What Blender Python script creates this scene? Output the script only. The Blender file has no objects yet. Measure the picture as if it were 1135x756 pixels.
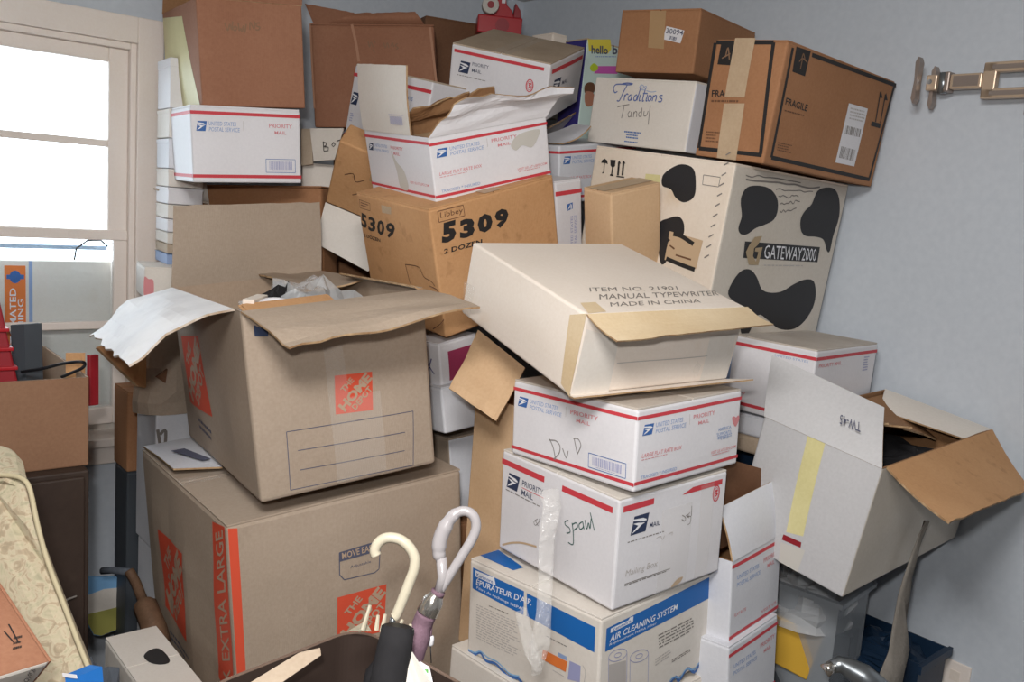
import bpy, bmesh, math, random
from mathutils import Vector, Matrix, Euler, noise
from mathutils.geometry import tessellate_polygon
sc=bpy.context.scene
COL=sc.collection
# ---------------------------------------------------------------- camera
CAM_ROT=((0.997012,-0.077241,-0.000000),(0.011843,0.152873,-0.988175),(0.076328,0.985223,0.153331))
CAM_LOC=(0,0,1.69)
CAM_LENS=31.6546
cd=bpy.data.cameras.new('camera');cam=bpy.data.objects.new('camera',cd);COL.objects.link(cam)
cam.matrix_world=Matrix.Translation(CAM_LOC)@Matrix(CAM_ROT).to_4x4()
cd.lens=CAM_LENS;cd.sensor_width=36;cd.clip_start=.05;cd.clip_end=100
sc.camera=cam
# ---------------------------------------------------------------- view, sky, lamps
sc.view_settings.view_transform='Standard';sc.view_settings.look='None'
sc.view_settings.exposure=0.0;sc.view_settings.gamma=1;sc.view_settings.use_curve_mapping=False
w=bpy.data.worlds.new('overcast sky');sc.world=w;w.use_nodes=True
bg=w.node_tree.nodes['Background'];bg.inputs[0].default_value=(.88,.95,1,1);bg.inputs[1].default_value=6.0
def area(name,loc,target,size,power,color,shape='DISK'):
    l=bpy.data.lights.new(name,'AREA');l.shape=shape;l.size=size;l.energy=power;l.color=color
    o=bpy.data.objects.new(name,l);COL.objects.link(o);o.location=loc
    o.rotation_euler=(Vector(target)-Vector(loc)).to_track_quat('-Z','Y').to_euler();return o
# the camera's own flash, just above the lens, and an added overhead fill light
fl=bpy.data.lights.new('camera_flash','SPOT');fl.energy=52;fl.color=(1,.98,.96);fl.spot_size=math.radians(118);fl.spot_blend=1;fl.shadow_soft_size=.035
fo=bpy.data.objects.new('camera_flash',fl);COL.objects.link(fo);fo.location=(-.06,-.03,1.83);fo.rotation_euler=(Vector((.02,2.0,1.48))-fo.location).to_track_quat('-Z','Y').to_euler()
area('overhead_fill',(-.15,.25,2.38),(-.1,.9,1.0),.6,46,(1,.975,.95))
# ---------------------------------------------------------------- materials
def lin(h):
    h=h.lstrip('#');c=[int(h[i:i+2],16)/255 for i in(0,2,4)]
    return tuple((x/12.92 if x<=.04045 else ((x+.055)/1.055)**2.4) for x in c)+(1,)
MATS={}
def nt(name):
    m=bpy.data.materials.new(name);m.use_nodes=True;MATS[name]=m
    return m,m.node_tree.nodes,m.node_tree.links,m.node_tree.nodes['Principled BSDF']
def plain(name,col,rough=.6,metal=0,spec=.4):
    m,n,l,b=nt(name);b.inputs['Base Color'].default_value=lin(col);b.inputs['Roughness'].default_value=rough
    b.inputs['Metallic'].default_value=metal;b.inputs['Specular IOR Level'].default_value=spec;return m
def grainy(name,col,col2,scale=6,rough=.75,bump=.15,flute=0,spot=None,spec=.25,fine=160):
    """board: broad tone variation + fine fibre + faint flutes + optional stains"""
    m,n,l,b=nt(name)
    tc=n.new('ShaderNodeTexCoord')
    a=n.new('ShaderNodeTexNoise');a.inputs['Scale'].default_value=scale;a.inputs['Detail'].default_value=4;l.new(tc.outputs['Object'],a.inputs['Vector'])
    r=n.new('ShaderNodeValToRGB');r.color_ramp.elements[0].position=.3;r.color_ramp.elements[1].position=.72
    r.color_ramp.elements[0].color=lin(col2);r.color_ramp.elements[1].color=lin(col);l.new(a.outputs['Fac'],r.inputs['Fac'])
    f=n.new('ShaderNodeTexNoise');f.inputs['Scale'].default_value=fine;f.inputs['Detail'].default_value=2;l.new(tc.outputs['Object'],f.inputs['Vector'])
    mx=n.new('ShaderNodeMixRGB');mx.blend_type='SOFT_LIGHT';mx.inputs[0].default_value=.18;l.new(r.outputs[0],mx.inputs[1]);l.new(f.outputs['Fac'],mx.inputs[2])
    last=mx.outputs[0]
    if spot:
        s=n.new('ShaderNodeTexNoise');s.inputs['Scale'].default_value=spot[1];s.inputs['Detail'].default_value=5;l.new(tc.outputs['Object'],s.inputs['Vector'])
        sr=n.new('ShaderNodeValToRGB');sr.color_ramp.elements[0].position=spot[2];sr.color_ramp.elements[1].position=spot[2]+.12
        sr.color_ramp.elements[0].color=(0,0,0,1);sr.color_ramp.elements[1].color=(spot[3],)*3+(1,);l.new(s.outputs['Fac'],sr.inputs[0])
        m2=n.new('ShaderNodeMixRGB');l.new(sr.outputs[0],m2.inputs[0]);l.new(last,m2.inputs[1]);m2.inputs[2].default_value=lin(spot[0]);last=m2.outputs[0]
    l.new(last,b.inputs['Base Color']);b.inputs['Roughness'].default_value=rough;b.inputs['Specular IOR Level'].default_value=spec
    bp=n.new('ShaderNodeBump');bp.inputs['Strength'].default_value=bump;bp.inputs['Distance'].default_value=.002;l.new(f.outputs['Fac'],bp.inputs['Height'])
    if flute:
        mp=n.new('ShaderNodeMapping');l.new(tc.outputs['Object'],mp.inputs[0]);mp.inputs['Rotation'].default_value=(0,0,.785)
        wv=n.new('ShaderNodeTexWave');wv.inputs['Scale'].default_value=flute;wv.inputs['Distortion'].default_value=.3;l.new(mp.outputs[0],wv.inputs[0])
        b2=n.new('ShaderNodeBump');b2.inputs['Strength'].default_value=.12;b2.inputs['Distance'].default_value=.001;l.new(wv.outputs['Fac'],b2.inputs['Height']);l.new(bp.outputs[0],b2.inputs['Normal']);l.new(b2.outputs[0],b.inputs['Normal'])
    else: l.new(bp.outputs[0],b.inputs['Normal'])
    return m
def clear(name,rough=.15,alpha=.75,col='#ffffff',bump=0,spec=.6,scale=25):
    m,n,l,b=nt(name)
    out=n['Material Output'];t=n.new('ShaderNodeBsdfTransparent');mx=n.new('ShaderNodeMixShader');mx.inputs[0].default_value=1-alpha
    l.new(t.outputs[0],mx.inputs[1]);l.new(b.outputs[0],mx.inputs[2]);l.new(mx.outputs[0],out.inputs[0])
    b.inputs['Base Color'].default_value=lin(col);b.inputs['Roughness'].default_value=rough;b.inputs['Specular IOR Level'].default_value=spec
    if bump:
        tc=n.new('ShaderNodeTexCoord');f=n.new('ShaderNodeTexNoise');f.inputs['Scale'].default_value=scale;f.inputs['Detail'].default_value=3;l.new(tc.outputs['Object'],f.inputs['Vector'])
        bp=n.new('ShaderNodeBump');bp.inputs['Strength'].default_value=bump;bp.inputs['Distance'].default_value=.01;l.new(f.outputs['Fac'],bp.inputs['Height']);l.new(bp.outputs[0],b.inputs['Normal'])
    return m
def glass(name):
    m,n,l,b=nt(name);out=n['Material Output'];t=n.new('ShaderNodeBsdfTransparent');g=n.new('ShaderNodeBsdfGlossy');g.inputs['Roughness'].default_value=.02
    fr=n.new('ShaderNodeFresnel');fr.inputs[0].default_value=1.35;mx=n.new('ShaderNodeMixShader');l.new(fr.outputs[0],mx.inputs[0]);l.new(t.outputs[0],mx.inputs[1]);l.new(g.outputs[0],mx.inputs[2]);l.new(mx.outputs[0],out.inputs[0]);t.inputs[0].default_value=(.95,.98,1,1)
    return m
grainy('tan','#ac9b8a','#a29180',4,flute=120);grainy('tan_in','#b09a86','#a48e79',4,flute=110)
grainy('kraft','#a87a58','#9c6f4e',5,flute=120);grainy('kraft_red','#a1735a','#94664e',5,flute=110)
grainy('kraft_gold','#cc9e72','#bd8f63',5,flute=100,spot=('#8d633c',30,.60,.35));grainy('kraft_pale','#d0b08d','#c3a27e',4,flute=110)
grainy('kraft_dark','#7a5740','#6d4c37',5,flute=110);grainy('kraft_in','#9d7552','#8e6847',5,flute=120)
grainy('fold','#c0a37f','#8d6d4e',40,bump=.4);grainy('fold_white','#d8cfc4','#a98f74',50,bump=.4)
grainy('grey_white','#c4c3c4','#bbbabb',3,rough=.5,bump=.06,spec=.35);grainy('kraft_mid','#957158','#8a674f',5,flute=110);grainy('white','#e2e0e3','#d9d7da',3,rough=.5,bump=.06,spec=.35);grainy('white_cool','#d9dadf','#cfd0d6',3,rough=.5,bump=.06,spec=.35)
grainy('white_warm','#e0dad2','#d6cec4',3,rough=.55,bump=.08,spot=('#c9b79f',7,.64,.35))
grainy('cream','#eadfd4','#e1d5c8',3,rough=.6,bump=.08,spot=('#cdb08a',5,.63,.4));grainy('cream_dark','#d8c4a4','#c9b08b',6,rough=.6,bump=.1)
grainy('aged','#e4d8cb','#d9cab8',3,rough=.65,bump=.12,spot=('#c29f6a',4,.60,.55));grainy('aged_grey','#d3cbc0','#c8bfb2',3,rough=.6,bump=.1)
grainy('beige_pale','#cfc6bc','#bdb2a6',8,rough=.7,bump=.12);grainy('beige','#bfae9a','#ac9a86',8,rough=.7,bump=.12);grainy('paper','#eceaea','#dcdadb',9,rough=.6,bump=.25,fine=40)
for nme,c,r in(('red_ink','#c8414a',.5),('red_pale','#d2888c',.55),('blue_ink','#3a66a6',.5),('blue_pale','#8fa3c8',.55),('lav_ink','#9a9cc0',.55),('navy','#2f3a56',.5),('bright_blue','#1f66b0',.45),('sky_blue','#7fb0dc',.5),('black_ink','#2a2828',.55),('cow','#2b2a2c',.5),('grey_ink','#7c7671',.6),('pale_ink','#b6b0ac',.6),('orange_ink','#d4533a',.55),('tan_ink','#b39b84',.7),('slate_ink','#56586a',.6),('pencil','#8a8583',.7),('green_pen','#3f5f5a',.6),('brown_ink','#6a4a36',.6),('fade_ink','#86674f',.7),('magenta','#a03a5c',.5),('white_ink','#e6e6ea',.5),('gold_ink','#a99372',.4),('lime','#b9cc3a',.5),('yellow','#e0d050',.5),('pink','#c860b0',.5),('orange_sticker','#e07a3c',.5),('stain_grey','#c6c2ba',.7),('stain_tan','#c0a586',.7),('purple','#3a3478',.5),('skin','#b07a62',.6),('teal_ink','#c9dcd6',.5)):
    plain(nme,c,r,0,.3)
plain('red_plastic','#a81f28',.35);plain('red_dark','#8c1c26',.4);plain('black_plastic','#1c1b1c',.4);plain('dark_grey','#3f444a',.55)
plain('bin_brown','#3d322d',.32,0,.5);plain('ivory','#c9c0aa',.35);plain('pearl','#a8a3a4',.22,0,.6);plain('chrome','#d6d0c8',.18,.9)
grainy('mauve_cloth','#7d6470','#6a525e',12,rough=.9,bump=.5,fine=300);grainy('black_cloth','#1a191b','#2c2b2d',14,rough=.9,bump=.5,fine=60)
grainy('navy_bin','#1d3148','#16283c',5,rough=.4,bump=.05);grainy('wood_dark','#42362f','#382d28',6,rough=.55,bump=.1,fine=60)
grainy('grey_cloth','#5a6068','#4a4f57',9,rough=.9,bump=.6,fine=90);plain('mount_metal','#cbb49c',.35,.35);plain('mount_plate','#9d9088',.4,.5);plain('steel','#8f9498',.3,.8)
plain('green_print','#4f9a3a',.5);grainy('leather','#6e5440','#5a4434',20,rough=.6,bump=.2);grainy('torn_strip','#8a847c','#77716a',14,rough=.8,bump=.5)
plain('yellow_box','#d3a63a',.5);plain('wood_tan','#b38a5c',.6);plain('cord','#15161a',.5);plain('olive','#a3a056',.7)
clear('tape_clear',.12,.87,'#f4efe8',.5,.8,18);clear('tape_loose',.12,.82,'#efece8',1.0,.9,45);clear('poly',.18,.62,'#e6e8ea',.8,.7,14);clear('bin_clear',.25,.55,'#aeb4ba',.1,.5,8)
clear('tape_brown',.3,.35,'#c9a77c',.2,.5,30);grainy('tape_tan','#bfa88c','#b49c80',8,rough=.5,bump=.08);grainy('tape_yellow','#d8cf9a','#cdc48e',9,rough=.4,bump=.1);glass('window_glass')
grainy('wall_paint','#c9cfd7','#c4cbd3',1.2,rough=.55,bump=.08,fine=60,spot=('#b3b8bf',18,.73,.4));grainy('ceiling_paint','#cfcfca','#c9c9c4',2,rough=.8,bump=.05)
grainy('trim_paint','#f2e8e0','#eadfd6',4,rough=.45,bump=.05,spot=('#b9a48f',22,.72,.35));grainy('floor_carpet','#6b6258','#5c544b',10,rough=.95,bump=.6,fine=200)
# floral upholstery
def floral():
    m,n,l,b=nt('floral');tc=n.new('ShaderNodeTexCoord')
    a=n.new('ShaderNodeTexNoise');a.inputs['Scale'].default_value=34;a.inputs['Detail'].default_value=3;a.inputs['Distortion'].default_value=2.5;l.new(tc.outputs['Object'],a.inputs[0])
    r=n.new('ShaderNodeValToRGB');e=r.color_ramp.elements;e[0].position=.36;e[0].color=lin('#9a8c74');e[1].position=.5;e[1].color=lin('#b8ab92');x=e.new(.44);x.color=lin('#a8977e');x=e.new(.62);x.color=lin('#aea58a');x=e.new(.7);x.color=lin('#9f987f')
    l.new(a.outputs['Fac'],r.inputs[0]);l.new(r.outputs[0],b.inputs[0]);b.inputs['Roughness'].default_value=.9
    f=n.new('ShaderNodeTexNoise');f.inputs['Scale'].default_value=250;l.new(tc.outputs['Object'],f.inputs[0]);bp=n.new('ShaderNodeBump');bp.inputs['Strength'].default_value=.3;bp.inputs['Distance'].default_value=.002;l.new(f.outputs['Fac'],bp.inputs['Height']);l.new(bp.outputs[0],b.inputs['Normal'])
plain('storm_grey','#7f8fa0',.5);plain('bin_rim_highlight','#6a584d',.25,0,.6);floral();plain('piping','#b5a98a',.7);plain('crease_tan','#ad8066',.75);plain('script_blue','#5a6aa0',.5)
# ---------------------------------------------------------------- builders
def tag(o,label=None,cat=None,group=None,kind=None):
    for k,v in(('label',label),('category',cat),('group',group),('kind',kind)):
        if v: o[k]=v
    return o
def mk(name,verts,faces,mats,mi=None,parent=None,smooth=False):
    me=bpy.data.meshes.new(name);me.from_pydata([tuple(v) for v in verts],[],faces)
    for m in([mats] if isinstance(mats,str) else mats): me.materials.append(MATS[m])
    if mi: me.polygons.foreach_set('material_index',mi)
    if smooth: me.polygons.foreach_set('use_smooth',[True]*len(me.polygons))
    me.update();o=bpy.data.objects.new(name,me);COL.objects.link(o)
    if parent is not None: o.parent=parent
    return o
def empty(name,loc,rot,label,cat,group=None):
    o=bpy.data.objects.new(name,None);COL.objects.link(o);o.location=loc;o.rotation_euler=rot;o.empty_display_size=.05
    return tag(o,label,cat,group)
def fixn(o):
    bm=bmesh.new();bm.from_mesh(o.data);bmesh.ops.recalc_face_normals(bm,faces=bm.faces);bm.to_mesh(o.data);bm.free();return o
class MB:
    def __init__(s): s.v=[];s.f=[];s.m=[]
    def add(s,v,f,m=0):
        b=len(s.v);s.v+=[tuple(x) for x in v];s.f+=[tuple(i+b for i in q) for q in f];s.m+=[m]*len(f)
    def box(s,a,b,m=0):
        x0,y0,z0=a;x1,y1,z1=b
        s.add([(x0,y0,z0),(x1,y0,z0),(x1,y1,z0),(x0,y1,z0),(x0,y0,z1),(x1,y0,z1),(x1,y1,z1),(x0,y1,z1)],[(0,3,2,1),(4,5,6,7),(0,1,5,4),(1,2,6,5),(2,3,7,6),(3,0,4,7)],m)
    def tube(s,pts,r,n=8,m=0,cap=True):
        pts=[Vector(p) for p in pts];rs=r if isinstance(r,(list,tuple)) else [r]*len(pts);V=[];prev=None
        for i,p in enumerate(pts):
            t=(pts[min(i+1,len(pts)-1)]-pts[max(i-1,0)]).normalized()
            u=(prev-t*prev.dot(t)) if prev is not None else t.orthogonal()
            u.normalize();prev=u;w=t.cross(u)
            V+=[p+(u*math.cos(6.28318*k/n)+w*math.sin(6.28318*k/n))*rs[i] for k in range(n)]
        F=[(i*n+k,i*n+(k+1)%n,(i+1)*n+(k+1)%n,(i+1)*n+k) for i in range(len(pts)-1) for k in range(n)]
        if cap: F+=[tuple(range(n))[::-1],tuple(range((len(pts)-1)*n,len(pts)*n))]
        s.add(V,F,m)
    def prism(s,poly,vec,m=0):
        n=len(poly);vec=Vector(vec);s.add([Vector(p) for p in poly]+[Vector(p)+vec for p in poly],[tuple(range(n))[::-1],tuple(range(n,2*n))]+[(i,(i+1)%n,n+(i+1)%n,n+i) for i in range(n)],m)
    def build(s,name,mats,parent=None,smooth=False,bevel=0):
        o=fixn(mk(name,s.v,s.f,mats,s.m,parent,smooth))
        if bevel:
            bv=o.modifiers.new('bevel','BEVEL');bv.width=bevel;bv.segments=2;bv.limit_method='ANGLE'
        return o
BOX={
 'dvd':((0.2390,1.7352,1.2023),(-0.0360,-0.0247,0.7504),(0.3146,0.3163,0.1478)),
 'mail':((0.2264,1.7489,0.9852),(0.0063,-0.0473,0.6882),(0.2996,0.3326,0.2096)),
 'ac':((0.2085,1.7557,0.7679),(-0.0311,-0.0248,0.7751),(0.3578,0.3555,0.1996)),
 'hdtop':((-0.4605,2.0082,1.0891),(-0.0472,-0.1211,0.5738),(0.3770,0.6029,0.3724)),
 'hdxl':((-0.4392,2.0543,0.5065),(-0.0138,-0.0881,0.6576),(0.5373,0.5836,0.5500)),
 'type':((0.1581,1.7863,1.4167),(0.2308,-0.0321,0.5859),(0.3838,0.3935,0.1514)),
 'gateway':((0.4774,2.3670,1.4197),(0.0841,0.0226,0.7664),(0.5292,0.4157,0.3992)),
 'fragile':((0.6369,2.2429,1.8102),(0.0834,0.0337,0.7370),(0.4963,0.1877,0.2596)),
 'trad':((0.3646,2.4512,1.8502),(0.0778,0.0021,0.7320),(0.2487,0.3378,0.1667)),
 'brownx':((0.4206,2.6018,2.0531),(0.0396,-0.0171,0.9344),(0.3529,0.2338,0.1590)),
 'uspstop':((-0.0465,2.6059,1.9659),(0.1760,-0.3210,1.1936),(0.2750,0.2827,0.1520)),
 'wollns':((-0.7893,2.4671,1.8792),(0.0426,-0.0956,0.5503),(0.2552,0.4172,0.2463)),
 'uspsleft':((-0.7638,2.4051,1.6841),(0.0039,-0.0684,0.5531),(0.2692,0.2942,0.1815)),
 'brownc':((-0.7419,2.5694,1.3732),(-0.0128,-0.0620,-0.1543),(0.4444,0.1202,0.3001)),
 'masks':((-0.4747,2.8991,1.8837),(0.0742,-0.0834,0.1105),(0.3669,0.1799,0.2985)),
 'tilt':((-0.4249,2.5130,1.6372),(0.6979,0.3193,0.0391),(0.2201,0.0800,0.2210)),
 'uspslean':((-0.3058,2.6336,1.7926),(0.1722,0.0063,0.8967),(0.3110,0.3110,0.2127)),
 'flatopen':((-0.1562,2.2357,1.7222),(0.0723,-0.2554,0.6104),(0.3210,0.3153,0.1452)),
 '5309':((-0.1181,2.2559,1.4311),(0.0776,-0.2828,0.6702),(0.3561,0.3203,0.2985)),
 'plain':((0.2567,2.1623,1.5086),(0.1055,-0.2347,0.6043),(0.1494,0.0993,0.2425)),
 'narrow':((0.0426,2.3935,1.4114),(0.0182,-0.1715,0.7554),(0.0927,0.3006,0.3453)),
 'uspsaa':((0.0974,2.6154,1.7161),(0.0317,-0.1386,0.7666),(0.3110,0.3110,0.1520)),
 'uspsr':((0.6630,2.2313,1.2378),(0.0197,0.0139,0.8252),(0.3465,0.3544,0.1749)),
 'tw45':((0.8143,2.0048,0.9814),(0.1606,-0.0193,0.7550),(0.5608,0.2679,0.2857)),
 'ai1':((0.4650,1.8627,0.8412),(-0.0489,-0.0535,0.8211),(0.2050,0.2400,0.1764)),
 'ai2':((0.4720,1.8389,0.6778),(-0.0572,-0.0480,0.8250),(0.2050,0.2400,0.1650)),
 'magenta':((-0.2153,2.1713,1.2548),(-0.0420,-0.1481,0.8510),(0.1239,0.2749,0.1030)),
 'white2':((-0.1569,2.1506,1.1487),(-0.0952,-0.1237,0.6702),(0.1496,0.2584,0.1059)),
 'cream_support':((0.1985,1.7657,0.0000),(0.0000,0.0000,0.7679),(0.3850,0.4000,0.7559)),
 'cabinet':((-1.2557,1.8395,0.0000),(0.0000,0.0000,0.7034),(0.6000,0.4200,1.0459)),
 'tanbox':((-1.2267,1.8950,1.0459),(0.0000,0.0000,0.7034),(0.5000,0.4000,0.1983)),
 'backbrown':((-0.2288,3.1486,1.9548),(0.0000,0.0000,0.4363),(0.3400,0.1200,0.3000)),
 'hello':((0.1903,2.8205,1.8682),(0.0000,0.0349,0.6632),(0.2000,0.1000,0.3000)),
 'beigeback':((0.0427,2.8890,1.9481),(0.0000,0.0000,0.6981),(0.0600,0.1000,0.2500)),
 'qbox':((-0.5418,2.6965,1.4923),(0.0000,0.0000,0.2094),(0.2200,0.1500,0.2600)),
 'bigflap':((0.0269,1.9302,0.6798),(0.0000,0.0000,0.7505),(0.1200,0.1600,0.5850)),
 'box3':((-0.1303,2.2662,0.9077),(-0.0698,-0.1047,0.6632),(0.1500,0.2600,0.2000)),
 'sidewhite':((-0.8424,2.3027,0.7347),(0.0000,0.0000,0.6981),(0.2000,0.1500,0.3600)),
 'sidebrown':((-1.0272,2.4053,0.8862),(0.0000,0.0000,0.6981),(0.0600,0.1200,0.2200)),
 'redprint':((-0.9474,2.3845,1.3696),(0.0000,0.0000,0.5236),(0.1000,0.1600,0.0800)),
 'underr':((0.6630,2.2313,1.1828),(0.0000,0.0000,0.8203),(0.3300,0.3400,0.0480)),
 'underbeige':((0.6630,2.2313,1.1398),(0.0000,0.0000,0.8029),(0.3200,0.3300,0.0400)),
 'clearbin':((0.7649,2.0617,0.2940),(0.0000,0.0000,0.8378),(0.1800,0.2100,0.5600)),
 'navybin':((0.9836,2.0935,0.0000),(0.0000,0.0000,0.7330),(0.1500,0.2200,0.7021)),
 'bin':((-0.1341,1.0040,0.4496),(0.0000,0.0000,0.8727),(0.2600,0.3600,0.6200)),
 'leanbox':((-0.7599,0.8470,1.1904),(-1.8074,0.5878,-0.5100),(0.3000,0.0900,0.2600)),
 'handbox':((-0.6912,1.7384,0.3484),(0.0000,0.0000,0.6981),(0.1100,0.3000,0.3400)),
 's_hdxl':((-0.4392,2.0543,0.0000),(0.0000,0.0000,0.6576),(0.5000,0.5600,0.4749)),
 's_ai':((0.5220,1.8789,0.0000),(0.0000,0.0000,0.8250),(0.1400,0.2000,0.6620)),
 's_gate':((0.3474,2.3370,0.0000),(0.0000,0.0000,0.7664),(0.2500,0.3000,1.3923)),
 's_left':((-0.7419,2.5694,0.0000),(0.0000,0.0000,-0.1543),(0.3800,0.1800,1.3546)),
 's_box3':((-0.1303,2.2662,0.0000),(0.0000,0.0000,0.6632),(0.1400,0.2400,0.8868)),
 's_mask':((-0.4747,2.9541,0.0000),(0.0000,0.0000,0.1105),(0.2800,0.0500,1.8578)),
 's_under':((0.6930,2.2513,0.8570),(0.0000,0.0000,0.8029),(0.1500,0.2400,0.2788)),
 's_bin':((-0.1341,1.0040,0.0000),(0.0000,0.0000,0.8727),(0.3000,0.3800,0.4456)),
 's_side':((-0.8424,2.3027,0.0000),(0.0000,0.0000,0.6981),(0.1900,0.1400,0.7307)),
 's_sb':((-1.0272,2.4053,0.0000),(0.0000,0.0000,0.6981),(0.0550,0.1100,0.8822)),
}

ROOT={};SURF={};TOPZ={}
def surf(k,face,u,v):
    """outward swelling and dents of a carton's face at (u,v)"""
    b,nz,seed=SURF[k];dx,dy,dz=BOX[k][2]
    U,W=(dx,dz) if face in'RB' else (dy,dz) if face in'LE' else (dx,dy)
    s=max(-1,min(1,2*u/U-1));t=max(-1,min(1,2*v/W-1));fade=(1-s**4)*(1-t**4)
    return fade*(b*(1-.5*s*s)*(1-.5*t*t)+nz*noise.noise(Vector((u*7+seed,v*7-seed,seed*1.7+ord(face)))))
def face_pt(k,face,u,v,off):
    dx,dy,dz=BOX[k][2];h=surf(k,face,u,v)+off if face!='T' else off+TOPZ.get(k,0)
    if face=='R': return (u-dx/2,-dy/2-h,v)
    if face=='B': return (u-dx/2,dy/2+h,v)
    if face=='L': return (-dx/2-h,dy/2-u,v)
    if face=='E': return (dx/2+h,dy/2-u,v)
    if face=='T': return (u-dx/2,v-dy/2,dz+h)
    return (u-dx/2,v-dy/2,-h)
FN={'R':0,'B':1,'L':2,'E':3,'T':4,'D':5}
def ticks(L,r,n): return [0,r*.3,r]+[r+(L-2*r)*i/n for i in range(1,n)]+[L-r,L-r*.3,L]
def shell(k,mats,midx,open_top=False,inner=1,r=.005,th=.005,n=9,name='body'):
    dx,dy,dz=BOX[k][2];V=[];idx={};F=[];M=[]
    def vid(p):
        q=tuple(round(c,5) for c in p)
        if q not in idx:
            idx[q]=len(V);V.append(p)
        return idx[q]
    def rounded(face,u,v):
        p=Vector(face_pt(k,face,u,v,0) if face in'RBLE' else face_pt(k,face,u,v,-TOPZ.get(k,0)))
        h=(dx/2-r,dy/2-r);c=Vector((max(-h[0],min(h[0],p.x)),max(-h[1],min(h[1],p.y)),max(r,min(dz-(0 if open_top else r),p.z))))
        base=Vector((max(-dx/2,min(dx/2,p.x)),max(-dy/2,min(dy/2,p.y)),max(0,min(dz,p.z))));d=base-c
        if d.length>1e-7:
            if sum(abs(x)>1e-6 for x in d)>1: return c+d.normalized()*r
        return p
    for face in('R','B','L','E','D') if open_top else ('R','B','L','E','T','D'):
        U,W=(dx,dz) if face in'RB' else (dy,dz) if face in'LE' else (dx,dy)
        tu,tv=ticks(U,r,n),ticks(W,r,n)
        for i in range(len(tu)-1):
            for j in range(len(tv)-1):
                q=[vid(rounded(face,a,b)) for a,b in((tu[i],tv[j]),(tu[i+1],tv[j]),(tu[i+1],tv[j+1]),(tu[i],tv[j+1]))]
                q=[x for a,x in enumerate(q) if x!=q[a-1]]
                if len(q)>2: F.append(tuple(q));M.append(midx.get(face,0))
    if open_top:
        a,b=dx/2-th,dy/2-th;s=len(V)
        V+=[(-a,-b,dz),(a,-b,dz),(a,b,dz),(-a,b,dz),(-a,-b,th),(a,-b,th),(a,b,th),(-a,b,th)]
        A,B=dx/2-r*.3,dy/2-r*.3;V+=[(-A,-B,dz),(A,-B,dz),(A,B,dz),(-A,B,dz)]
        for i in range(4):
            j=(i+1)%4;F.append((s+i,s+j,s+4+j,s+4+i));M.append(inner);F.append((s+8+i,s+8+j,s+j,s+i));M.append(inner)
        F.append((s+4,s+5,s+6,s+7));M.append(inner)
    o=mk(name,V,F,mats,M,ROOT[k]);
    return fixn(o) if not open_top else o
def carton(k,name,label,mat,group=None,cat='box',face_mats=None,top=True,seam='x',top_mat=None,bulge=.003,dent=.003,r=.005,tape=None,n=9,gap=.003,parent_name=None,lift=0):
    """closed carton: body, two top flaps meeting at a seam, optional tape over the seam"""
    loc,rot,d=BOX[k];ROOT[k]=empty(name,loc,rot,label,cat,group);SURF[k]=(bulge,dent,(len(ROOT)*1.37)%7);TOPZ[k]=.0032 if top else 0
    mats=[mat];mi={}
    for f,m in(face_mats or {}).items():
        if m not in mats: mats.append(m)
        mi[f]=mats.index(m)
    shell(k,mats,mi,r=r,n=n)
    if top:
        tm=top_mat or (face_mats or {}).get('T',mat);dx,dy,dz=d
        for s in(-1,1):
            mb=MB();e=.0015
            if seam=='x': mb.box((-dx/2+e,(gap/2 if s>0 else -dy/2+e),dz-.001),(dx/2-e,(dy/2-e if s>0 else -gap/2),dz+.003))
            else: mb.box(((gap/2 if s>0 else -dx/2+e),-dy/2+e,dz-.001),((dx/2-e if s>0 else -gap/2),dy/2-e,dz+.003))
            o=mb.build('top_flap',tm,ROOT[k],bevel=.0008)
        if tape:
            q=.025
            if seam=='x': P=[(-.0,dy/2-q),(dx,dy/2-q),(dx,dy/2+q),(0,dy/2+q)]
            else: P=[(dx/2-q,0),(dx/2+q,0),(dx/2+q,dy),(dx/2-q,dy)]
            poly(k,'T',P,tape,'tape',.0006)
    return ROOT[k]
def opened(k,name,label,mat,inner,group=None,cat='box',bulge=.003,dent=.003,r=.004,face_mats=None):
    loc,rot,d=BOX[k];ROOT[k]=empty(name,loc,rot,label,cat,group);SURF[k]=(bulge,dent,(len(ROOT)*1.37)%7)
    mats=[mat,inner];mi={}
    for f,m in(face_mats or {}).items():
        if m not in mats: mats.append(m)
        mi[f]=mats.index(m)
    shell(k,mats,mi,True,1,r=r);return ROOT[k]
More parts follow.
